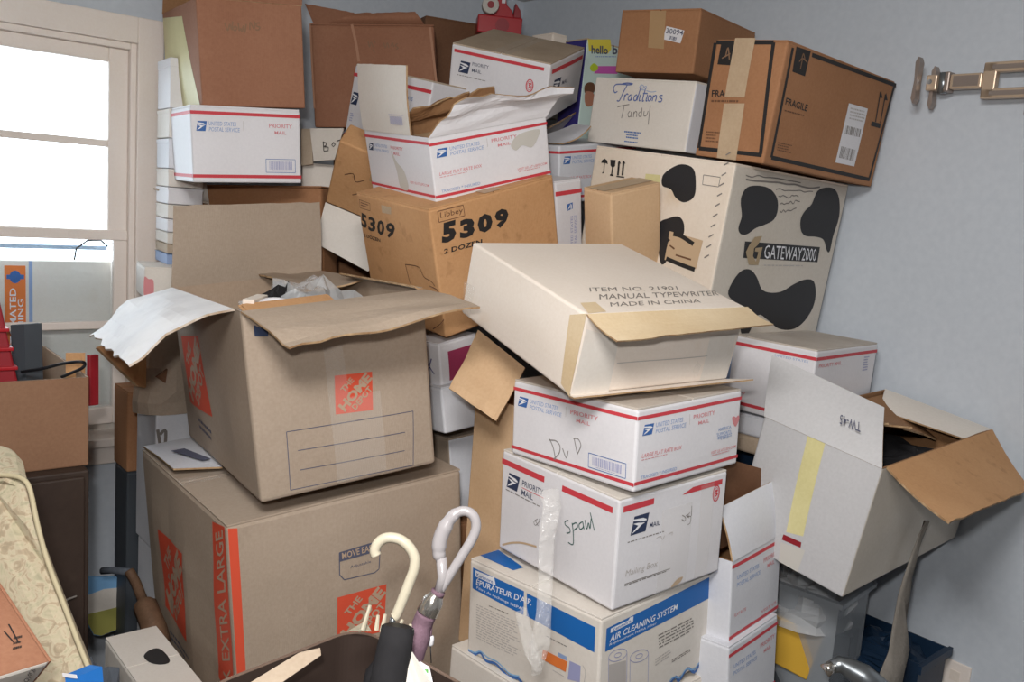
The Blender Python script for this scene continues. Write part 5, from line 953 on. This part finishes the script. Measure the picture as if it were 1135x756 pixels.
loc,rot,d=BOX['bin'];dx,dy,dz=d;e=empty('waste_bin',loc,rot,'brown plastic waste bin holding umbrellas, at the bottom of the picture','bin');ROOT['bin']=e
def rr(w,h,r,z,n=10):
    P=[]
    for cx,cy,a0 in((w/2-r,h/2-r,0),(-w/2+r,h/2-r,90),(-w/2+r,-h/2+r,180),(w/2-r,-h/2+r,270)):
        P+=[(cx+r*math.cos(math.radians(a0+90*i/n)),cy+r*math.sin(math.radians(a0+90*i/n)),z) for i in range(n+1)]
    return P
rings=[rr(dx*.72,dy*.74,.03,0),rr(dx*.94,dy*.95,.04,dz-.05),rr(dx*.95,dy*.96,.04,dz-.012),rr(dx,dy,.045,dz-.012),rr(dx,dy,.045,dz-.002),rr(dx*.985,dy*.985,.044,dz),rr(dx*.95,dy*.96,.04,dz-.001),rr(dx*.92,dy*.94,.038,dz-.055),rr(dx*.70,dy*.72,.03,.006)]
V=[p for r in rings for p in r];n=len(rings[0]);F=[(i*n+k,i*n+(k+1)%n,(i+1)*n+(k+1)%n,(i+1)*n+k) for i in range(len(rings)-1) for k in range(n)]+[tuple(range(n))[::-1],tuple(range((len(rings)-1)*n,len(rings)*n))]
o=fixn(mk('tub',V,F,'bin_brown',None,e,False))
RI=rings[3:7];Vr=[(p[0]*1.002,p[1]*1.002,p[2]+.0006) for r in RI for p in r];mk('rim',Vr,[(i*n+k,i*n+(k+1)%n,(i+1)*n+(k+1)%n,(i+1)*n+k) for i in range(3) for k in range(n)],'bin_rim_highlight',None,e)  # separate rim in lighter brown, painting the highlight along its edge
for y in(-.02,.02,.06):
    mb=MB();mb.box((dx*.445,y-.002,dz-.05),(dx*.472,y+.002,dz-.006));mb.build('rib','bin_brown',e,bevel=.0008)

HP=[(-0.1610,1.1589,1.2023),(-0.1634,1.1600,1.2093),(-0.1598,1.1616,1.2193),(-0.1518,1.1626,1.2260),(-0.1409,1.1629,1.2280),(-0.1284,1.1625,1.2253),(-0.1167,1.1611,1.2165),(-0.1090,1.1592,1.2038),(-0.1084,1.1569,1.1893),(-0.1122,1.1546,1.1745),(-0.1190,1.1511,1.1522),(-0.1269,1.1473,1.1273),(-0.1302,1.1465,1.1222)]

e=empty('cane_umbrella',HP[-1],(0,0,0),'umbrella with an ivory hooked cane handle standing in the waste bin','umbrella')
HQ=[p[:] for p in HP];HQ=[Vector(p)-Vector(HP[-1]) for p in HQ]
def smoothp(P,k=4):
    Q=[]
    for i in range(len(P)-1):
        a,b,c,d=P[max(i-1,0)],P[i],P[i+1],P[min(i+2,len(P)-1)]
        for q in range(k):
            t=q/k;Q.append(.5*((2*b)+(c-a)*t+(2*a-5*b+4*c-d)*t*t+(3*b-a-3*c+d)*t**3))
    return Q+[P[-1]]
mb=MB();mb.tube(smoothp(HQ),.0072,12);mb.build('handle','ivory',e,True)
SH=[Vector(p)-Vector(HP[-1]) for p in [(-0.1313,1.1463,1.1209),(-0.1367,1.1425,1.0963),(-0.1451,1.1349,1.0472),(-0.1573,1.1225,0.9675)]]
mb=MB();mb.tube(smoothp(SH[:2]),.0045,8);mb.build('shaft','steel',e,True);mb=MB();mb.tube(smoothp(SH[1:]),[.010]*4+[.018]*4+[.02],10);mb.build('canopy','black_cloth',e,True)


HP=[(-0.0720,1.1767,1.1865),(-0.0768,1.1788,1.1997),(-0.0784,1.1806,1.2119),(-0.0765,1.1832,1.2280),(-0.0681,1.1863,1.2484),(-0.0567,1.1884,1.2615),(-0.0432,1.1887,1.2638),(-0.0326,1.1875,1.2560),(-0.0296,1.1852,1.2415),(-0.0351,1.1825,1.2238),(-0.0459,1.1793,1.2033),(-0.0568,1.1761,1.1827),(-0.0654,1.1735,1.1661),(-0.0742,1.1711,1.1506)];e=empty('folding_umbrella',HP[-1],(0,0,0),'purple umbrella with a pearly loop handle leaning out of the waste bin','umbrella')
O_=Vector(HP[-1]);HQ=smoothp([Vector(p)-O_ for p in HP]);RR=[a for i in range(len([0.0062, 0.0092, 0.0105, 0.0105, 0.0085, 0.007, 0.007, 0.007, 0.007, 0.007, 0.0068, 0.0065, 0.0065, 0.0065])-1) for a in [[0.0062, 0.0092, 0.0105, 0.0105, 0.0085, 0.007, 0.007, 0.007, 0.007, 0.007, 0.0068, 0.0065, 0.0065, 0.0065][i]]*4]+[.0065]
mb=MB();mb.tube(HQ,RR,12);mb.build('handle','pearl',e,True)
mb=MB();mb.tube([Vector(p)-O_ for p in [(-0.0742,1.1786,1.1986),(-0.0696,1.1744,1.1719),(-0.0731,1.1715,1.1532)]],.0075,10);mb.build('loop_stem','pearl',e,True)
mb=MB();mb.tube([Vector(p)-O_ for p in [(-0.0759,1.1709,1.1492),(-0.0808,1.1693,1.1390),(-0.0881,1.1666,1.1212)]],[.0095,.015,.0155],12);mb.build('ferrule','chrome',e,True,bevel=.001)
mb=MB();mb.tube([Vector(p)-O_ for p in [(-0.0744,1.1715,1.1531),(-0.0764,1.1705,1.1467)]],.010,12);mb.build('collar','mauve_cloth',e,True)
mb=MB();mb.tube(smoothp([Vector(p)-O_ for p in [(-0.0881,1.1666,1.1212),(-0.0951,1.1633,1.0997),(-0.1039,1.1382,1.0685),(-0.1146,1.1083,1.0062)]]),[.0145]*5+[.018]*8,12);mb.build('canopy','mauve_cloth',e,True)
mb=MB();mb.tube(smoothp([Vector(p)-O_ for p in [(-0.0827,1.1682,1.1315),(-0.0809,1.1648,1.1095),(-0.0807,1.1619,1.0910)]]),.0022,6);mb.build('strap','mauve_cloth',e,True)
mb=MB();mb.tube([Vector(p)-O_ for p in [(-0.0801,1.1619,1.0910),(-0.0798,1.1613,1.0874),(-0.0799,1.1602,1.0800),(-0.0797,1.1598,1.0775)]],[.004,.0048,.0048,.003],8);mb.build('toggle','white',e,True)
mb=MB();mb.tube([Vector(p)-O_ for p in [(-0.0797,1.1598,1.0775),(-0.0766,1.1562,1.0544)]],.0008,5);mb.build('string','cord',e,True)

mb=MB();mb.prism([Vector(p) for p in [(-0.3069,1.0172,1.0718),(-0.2428,1.0755,1.0981),(-0.2191,1.0827,1.1025),(-0.2150,1.0704,1.0982),(-0.2652,1.0177,1.0750)]],(.003,.004,0));o=mb.build('tan_strip','beige',None,bevel=.001);tag(o,'tan strip lying along the left rim of the waste bin','card')  # flat tan strip set along the bin's left rim

mb=MB();mb.tube([Vector(p) for p in [(-0.1180,1.0879,1.1356),(-0.1195,1.0744,1.1139),(-0.1210,1.0494,1.0833),(-0.1229,1.0325,1.0395)]],[.021,.023,.024,.024],14);o=mb.build('black_sleeve','black_cloth',None,True);tag(o,'black fabric umbrella sleeve standing in the waste bin','sleeve')
mb=MB();mb.tube([Vector(p) for p in [(-0.1180,1.0879,1.1362),(-0.1184,1.0871,1.1310)]],[.0218,.0222],14);mb.build('hem','cord',o,True)

mb=MB()
mb.tube([(-0.1687,1.1246,1.1117),(-0.1616,1.1297,1.1444)],[.0035,.0022],6)
mb.tube([(-0.1507,1.1248,1.1131),(-0.1498,1.1278,1.1322)],[.0035,.0022],6)
mb.tube([(-0.1433,1.1246,1.1113),(-0.1403,1.1281,1.1342)],[.0035,.0022],6)
mb.tube([(-0.1246,1.1233,1.1032),(-0.1170,1.1273,1.1288)],[.0035,.0022],6)
mb.tube([(-0.1078,1.1235,1.1045),(-0.1057,1.1265,1.1237)],[.0035,.0022],6)
mb.add([Vector(p) for p in [(-0.1897,1.1287,1.1054),(-0.1667,1.1312,1.1215),(-0.1572,1.1291,1.1079)]],[(0,1,2),(2,1,0)]);tag(mb.build('plastic_rack','ivory',None),'broken cream plastic rack with prongs behind the black sleeve','rack')
mb=MB();mb.prism([Vector(p) for p in [(-0.1076,1.0639,1.1118),(-0.1011,1.0746,1.1153),(-0.0696,1.0407,1.0925),(-0.0602,1.0147,1.0557),(-0.0932,1.0144,1.0532)]],(.002,.002,0));tag(mb.build('grey_card','stain_grey',None),'folded grey card standing in the waste bin beside the black sleeve','card')
mb=MB();mb.prism([Vector(p) for p in [(-0.0872,1.0723,1.1004),(-0.0752,1.0714,1.0945),(-0.0613,1.0375,1.0720),(-0.0747,1.0374,1.0710)]],(.002,.002,0));o=mb.build('leaflet','white',None);tag(o,'white leaflet with a green corner sticking out of the waste bin','leaflet')
mb=MB();mb.prism([Vector(p) for p in [(-0.0847,1.0683,1.0942),(-0.0743,1.0682,1.0938),(-0.0723,1.0598,1.0851),(-0.0769,1.0599,1.0859)]],(-.001,-.0012,0));mb.build('green_print','green_print',o)

# ================================================================ left corner
loc,rot,d=BOX['cabinet'];dx,dy,dz=d;e=empty('dark_cabinet',loc,rot,'dark brown wooden cabinet at the left under the open tan box','cabinet');ROOT['cabinet']=e
mb=MB();mb.box((-dx/2,-dy/2,0),(dx/2,dy/2,dz));mb.build('carcass','wood_dark',e,bevel=.004)
mb=MB();mb.box((-dx/2+.02,-dy/2-.014,.06),(dx/2-.012,-dy/2-.0005,dz-.01));mb.build('door','wood_dark',e,bevel=.003)
mb=MB();mb.tube([(dx/2-.085,-dy/2-.02,dz-.285),(dx/2-.03,-dy/2-.02,dz-.275)],.0022,6);mb.tube([(dx/2-.085,-dy/2-.014,dz-.295),(dx/2-.085,-dy/2-.026,dz-.275)],.003,6);mb.build('latch','grey_ink',e)
opened('tanbox','carton','open tan carton on the dark cabinet, stuffed with a white bag','kraft_mid','tan_in','brown cartons')
dx,dy,dz=BOX['tanbox'][2]
o=heap('white_bag',local('tanbox',(.05,.0,.03)),(.15,.16,dz+.03),'paper',9,amp=.35);tag(o,'crumpled white plastic bag in the open tan carton by the window','bag')
mb=MB();mb.tube(smoothp([Vector(p) for p in [(-1.0428,1.8847,1.2491),(-0.9976,1.8763,1.2601),(-0.9505,1.8786,1.2752),(-0.9163,1.8796,1.2816),(-0.9092,1.8889,1.2765),(-0.9143,1.8874,1.2666),(-0.9347,1.8857,1.2554),(-0.9571,1.8839,1.2441)]]),.0035,7);o=mb.build('black_cable','cord',None,True);tag(o,'black cable loop lying over the white bag','cable')
mb=MB();mb.prism([Vector(p) for p in [(-1.0924,1.9293,1.3409),(-1.0632,1.9299,1.3451),(-1.0492,1.9102,1.2177),(-1.0767,1.9098,1.2156)]],(.02,.03,0));o=mb.build('dark_binder','dark_grey',None,bevel=.002);tag(o,'dark grey binder standing beside the red crate','binder')
mb=MB();mb.prism([Vector(p) for p in [(-1.0643,1.9248,1.3447),(-1.0584,1.9249,1.3451),(-1.0446,1.9053,1.2190),(-1.0505,1.9052,1.2186)]],(.021,.031,0));mb.build('spine','dark_grey',o)


e=empty('red_crate',(-1.1431,1.8517,1.2319),(0,0,math.radians(40)),'red plastic crate at the left edge of the picture','crate')
mb=MB();mb.add([(-.10,-.08,0),(.084,-.08,0),(.084,.10,0),(-.10,.10,0),(-.08,-.06,.20),(.050,-.06,.20),(.050,.08,.20),(-.08,.08,.20)],[(0,3,2,1),(4,5,6,7),(0,1,5,4),(1,2,6,5),(2,3,7,6),(3,0,4,7)]);mb.build('shell','red_dark',e,bevel=.004)
for z in(.03,.07,.11):
    w=.084-.034*z/.20;mb=MB();mb.box((-.09,-.086+.02*z/.22,z),(w+.004,.09,z+.008));mb.build('rib','red_plastic',e,bevel=.002)

mb=MB();mb.prism([Vector(p) for p in [(-0.9491,1.9802,1.2775),(-0.9409,1.9800,1.2761),(-0.9322,1.9626,1.1645),(-0.9402,1.9625,1.1639)]],(.012,.016,0));o=mb.build('red_book','red_dark',None,bevel=.001);tag(o,'thin red-edged book standing at the right end of the open tan carton','book')
mb=MB();mb.prism([Vector(p) for p in [(-0.9898,1.9803,1.2784),(-0.9525,1.9808,1.2813),(-0.9464,1.9687,1.2035),(-0.9837,1.9682,1.2006)]],(-.004,-.005,0));mb.build('cover','kraft_gold',o)

mb=MB();P_=[Vector(p) for p in [(-0.8382,1.3055,1.2336),(-0.7691,1.3040,1.2240),(-0.7419,1.3041,1.2248),(-0.7198,1.2987,1.2226),(-0.7051,1.2915,1.2091),(-0.6852,1.2743,1.1633),(-0.6614,1.2568,1.1158),(-0.6230,1.2286,1.0642),(-0.5840,1.2002,1.0119),(-0.5478,1.1733,0.9690),(-0.5221,1.1570,0.9288),(-0.7487,1.1543,0.9114)]];mb.prism(P_,(-.06,.09,.02));o=mb.build('floral_cushion','floral',None,bevel=.02);tag(o,'pale floral upholstered cushion standing on edge at the lower left','cushion')
mb=MB();mb.tube(smoothp([p+Vector((.004,-.004,0)) for p in P_[1:11]],3),.0038,8);mb.build('piping','piping',o,True)


carton('leanbox','carton','brown carton with arrow marks leaning in the lower left corner','kraft_red','brown cartons',face_mats={'E':'white_warm'},seam='x',bulge=.002)

strokes('leanbox','R',[[(0.2430,0.2259),(0.2608,0.2289)],[(0.2349,0.2371),(0.2625,0.2346)]],0.0022,'black_ink','arrows')
small('leanbox','R',(0.2745,0.2194),(0.0003,0.0129),(-0.0201,0.0132),3,'black_ink',4)
text('leanbox','R','ONLY',(0.3151,0.2104),(-0.0135,0.0195),(0.0030,0.0047),'black_ink',.01)

carton('handbox','file_box','white file box with a dark hand hole, at the foot of the lower moving box','white_warm','white cartons',seam='x')

blob('handbox','T',[(0.0437,0.1775),(0.0609,0.1963),(0.0800,0.1943),(0.0854,0.1580),(0.0798,0.1270),(0.0606,0.1275),(0.0455,0.1479)],'black_ink','hand_hole')
mb=MB();mb.prism([Vector((-1.1243,2.3507,0.5725)),Vector((-1.1239,2.3510,0.4390)),Vector((-1.1093,2.3634,0.3962)),Vector((-1.0947,2.3758,0.3884)),Vector((-0.9806,2.4726,0.4135)),Vector((-0.9820,2.4714,0.5315))],RW(0,.012,0));o=mb.build('picture_board','sky_blue',None)
tag(o,'picture board with sky, pale hills and a yellow field leaning by the wall','picture')
mb=MB();mb.prism([Vector((-1.1221,2.3519,0.5190)),Vector((-1.0896,2.3795,0.5279)),Vector((-1.0526,2.4109,0.5222)),Vector((-1.0241,2.4351,0.5027)),Vector((-0.9814,2.4712,0.4982)),Vector((-0.9805,2.4720,0.4194)),Vector((-1.1220,2.3520,0.4656))],RW(0,-.001,0));mb.build('pale_hills','white_warm',o)
mb=MB();mb.prism([Vector((-1.1213,2.3506,0.4636)),Vector((-1.0609,2.4018,0.4657)),Vector((-1.0230,2.4340,0.4564)),Vector((-0.9800,2.4704,0.4315)),Vector((-0.9799,2.4706,0.4174)),Vector((-1.0938,2.3739,0.3908)),Vector((-1.1085,2.3615,0.4000)),Vector((-1.1212,2.3507,0.4394))],RW(0,-.001,0));mb.build('yellow_field','olive',o)
mb=MB();mb.tube(smoothp([Vector(p) for p in [(-0.8896,2.0770,0.7274),(-0.8682,2.0637,0.7070),(-0.8357,2.0290,0.6792),(-0.7949,1.9836,0.6472),(-0.7687,1.9570,0.6063)]]),[.012]*9+[.028]*4+[.03]*4,8);o=mb.build('leather_strap','leather',None,True);tag(o,'brown leather strap hanging beside the lower moving box','strap')
mb=MB();mb.tube([Vector(p) for p in [(-0.9772,2.1234,0.7004),(-0.9462,2.1146,0.7091),(-0.8894,2.0766,0.7253)]],.009,8);mb.build('buckle','grey_cloth',o,True)
o=heap('grey_bag',(-0.740,1.476,0.520),(.11,.10,.33),'grey_cloth',31,amp=.25);tag(o,'dark grey fabric bag beside the white file box','bag')
mb=MB();mb.tube(smoothp([Vector(p) for p in [(-0.6399,1.3153,0.9057),(-0.6350,1.3169,0.9160),(-0.6249,1.3168,0.9153),(-0.6186,1.3156,0.9074),(-0.6207,1.3140,0.8973)]]),.004,7);o=mb.build('blue_strap','bright_blue',None,True);tag(o,'thin blue strap lying on the grey bag','strap')
mb=MB();mb.prism([Vector(p) for p in [(-0.5783,1.1478,1.0000),(-0.5608,1.1476,0.9988),(-0.5421,1.1198,0.9501),(-0.5604,1.1196,0.9487)]],(.02,.03,0));o=mb.build('blue_white_pack','bright_blue',None);tag(o,'small blue and white pack between the cushion and the leaning brown carton','pack')
mb=MB();mb.prism([Vector(p) for p in [(-0.5800,1.1463,1.0033),(-0.5613,1.1461,1.0023),(-0.5597,1.1454,0.9975),(-0.5784,1.1455,0.9985)]],(-.001,-.001,0));mb.build('white_band','white',o)

carton('sidewhite','carton','white carton with grey print behind the lower moving box at its left','white_cool','white cartons',seam='x',top_mat='white')
W_,H_=U('sidewhite','R');strokes('sidewhite','R',[[(.05*W_,.86*H_),(.12*W_,.88*H_),(.10*W_,.66*H_)],[(.02*W_,.9*H_),(.05*W_,.80*H_)]],.008,'grey_ink','print')
carton('sidebrown','carton','narrow brown carton standing by the window wall, left of the white one','kraft','brown cartons',seam='x')


e=empty('torn_sack',(-0.8671,2.2499,1.0947),(0,0,math.radians(38)),'crumpled torn tan paper sack between the window and the upper moving box','sack')
rnd_=random.Random(4);V=[];F=[];n=16;rows=8
for j in range(rows+1):
    for i in range(n):
        a=6.28318*i/n;rx,ry=.085,.06;q=1+.12*noise.noise(Vector((math.cos(a)*1.5,math.sin(a)*1.5,j*.6)))
        V.append((rx*math.cos(a)*q,ry*math.sin(a)*q,j/rows*.24+.02*noise.noise(Vector((i*.7,j*.3,2)))*(j==rows)))
for j in range(rows):
    for i in range(n): F.append((j*n+i,j*n+(i+1)%n,(j+1)*n+(i+1)%n,(j+1)*n+i))
F.append(tuple(range(n))[::-1]);F.append(tuple(range(rows*n,(rows+1)*n)));fixn(mk('sack',V,F,'tan',None,e))
mb=MB();mb.prism([(-.05,-.068,.10),(-.025,-.07,.12),(-.03,-.072,.085)],(0,.012,0));mb.build('tear','kraft_dark',e)

mb=MB();mb.prism([Vector(p) for p in [(-0.9578,2.0418,1.2833),(-0.8966,2.1654,1.2971),(-0.8868,2.1458,1.1712),(-0.8967,2.1170,1.1809)]],(.003,.004,.001));o=mb.build('brown_flap','kraft_gold',None);tag(o,'loose brown board lying under the white-faced flap of the moving box','board')
mb=MB();mb.prism([Vector(p) for p in [(-0.9563,2.0385,1.2818),(-0.8954,2.1140,1.1816),(-0.8889,2.1141,1.1821),(-0.9501,2.0386,1.2823)]],(-.0008,-.001,0));mb.build('crease','fold',o)

# ================================================================ wall bracket and outlet
MNT=empty('wall_bracket',RW(TR_,.945,2.045),(0,0,math.radians(40.3)),'metal swing-arm bracket on the right wall near the top','bracket')
def mbx(name,n0,n1,z0,z1,t0,t1,m,bev=.003):
    mb=MB();mb.box((-t1,n0-.96,z0-2.045),(-t0,n1-.96,z1-2.045));return mb.build(name,m,MNT,bevel=bev)
# n falls towards the picture's right edge
mbx('wall_plate',.66,.90,1.97,2.12,0,.012,'mount_plate');mbx('pivot',.845,.885,2.005,2.085,.012,.055,'mount_plate')
for z in(2.015,2.073): mbx('fork',.865,.985,z-.0115,z+.0115,.03,.05,'mount_metal')
for z in(2.015,2.073):
    a=[o for o in MNT.children if o.name.startswith('fork')][-1];mb=MB();mb.box((-.0515,.885-.96,z-.005-2.045),(-.0503,.965-.96,z+.005-2.045));mb.build('groove','mount_plate',a)
mbx('fork_bridge',.955,.985,2.004,2.084,.03,.05,'mount_metal')
arm=mbx('arm',.985,1.058,2.028,2.062,.028,.052,'mount_metal');mb=MB();mb.box((-.0532,.992-.96,2.033-2.045),(-.0521,1.05-.96,2.057-2.045));mb.build('inset','mount_plate',arm)
mbx('hinge_end',1.058,1.070,2.022,2.068,.024,.056,'mount_plate');mb=MB();mb.tube([(-.04,1.078-.96,2.020-2.045),(-.04,1.078-.96,2.068-2.045)],.011,12);mb.build('hinge_pin','steel',MNT,True)
mbx('knuckle',1.086,1.112,2.026,2.062,.03,.058,'mount_metal');mb=MB();mb.tube([(-.0595,1.103-.96,2.046-2.045),(-.057,1.103-.96,2.046-2.045)],.006,10);mb.build('screw','steel',MNT)
for n_,t_,z0,z1 in((1.121,.07,1.992,2.10),(1.104,.02,1.985,2.085)):
    mb=MB();mb.prism([(-t_,n_-.96-.005,z0-2.045+.012),(-t_,n_-.96,z0-2.045),(-t_,n_-.96+.006,z0-2.045+.012),(-t_,n_-.96+.003,0),(-t_,n_-.96+.006,z1-2.045-.012),(-t_,n_-.96,z1-2.045),(-t_,n_-.96-.005,z1-2.045-.012),(-t_,n_-.96-.003,0)],(-.022,0,0));mb.build('screen_plate','mount_plate',MNT)
OUT=empty('outlet_plate',RW(TR_,.838,.60),(0,0,math.radians(40.3)),'beige outlet cover low on the right wall','outlet')
mb=MB();mb.box((-.006,-.035,-.06),(0,.035,.06));mb.build('plate','trim_paint',OUT,bevel=.002)
for z in(-.025,.025):
    mb=MB();mb.box((-.0075,-.012,z-.013),(-.0062,.012,z+.013));mb.build('socket','cream',OUT,bevel=.001)


# ================================================================ cartons that carry the piles

carton('s_hdxl','carton','brown carton on the floor under the lower moving box','kraft','cartons at the bottom of the piles',seam='x')
carton('s_ai','carton','white carton on the floor under the postal boxes right of the front stack','white_cool','cartons at the bottom of the piles',seam='x')
carton('s_gate','carton','tall brown carton carrying the cow-patched carton','kraft','cartons at the bottom of the piles',seam='x')
carton('s_left','carton','tall brown carton carrying the pile beside the window','kraft','cartons at the bottom of the piles',seam='x')
carton('s_box3','carton','brown carton on the floor in the gap behind the moving boxes','kraft','cartons at the bottom of the piles',seam='x')
carton('s_mask','carton','tall brown carton at the back carrying the wide handwritten one','kraft','cartons at the bottom of the piles',seam='x')
carton('s_under','carton','dark blue carton under the beige flat carton at the right wall','navy_bin','cartons at the bottom of the piles',seam='x')
carton('s_bin','carton','low brown carton on the floor under the waste bin','kraft','cartons at the bottom of the piles',seam='x')
carton('s_side','carton','pale carton on the floor behind the lower moving box','white_cool','cartons at the bottom of the piles',seam='x')
carton('s_sb','carton','narrow dark grey carton on the floor by the window wall','dark_grey','cartons at the bottom of the piles',seam='x')
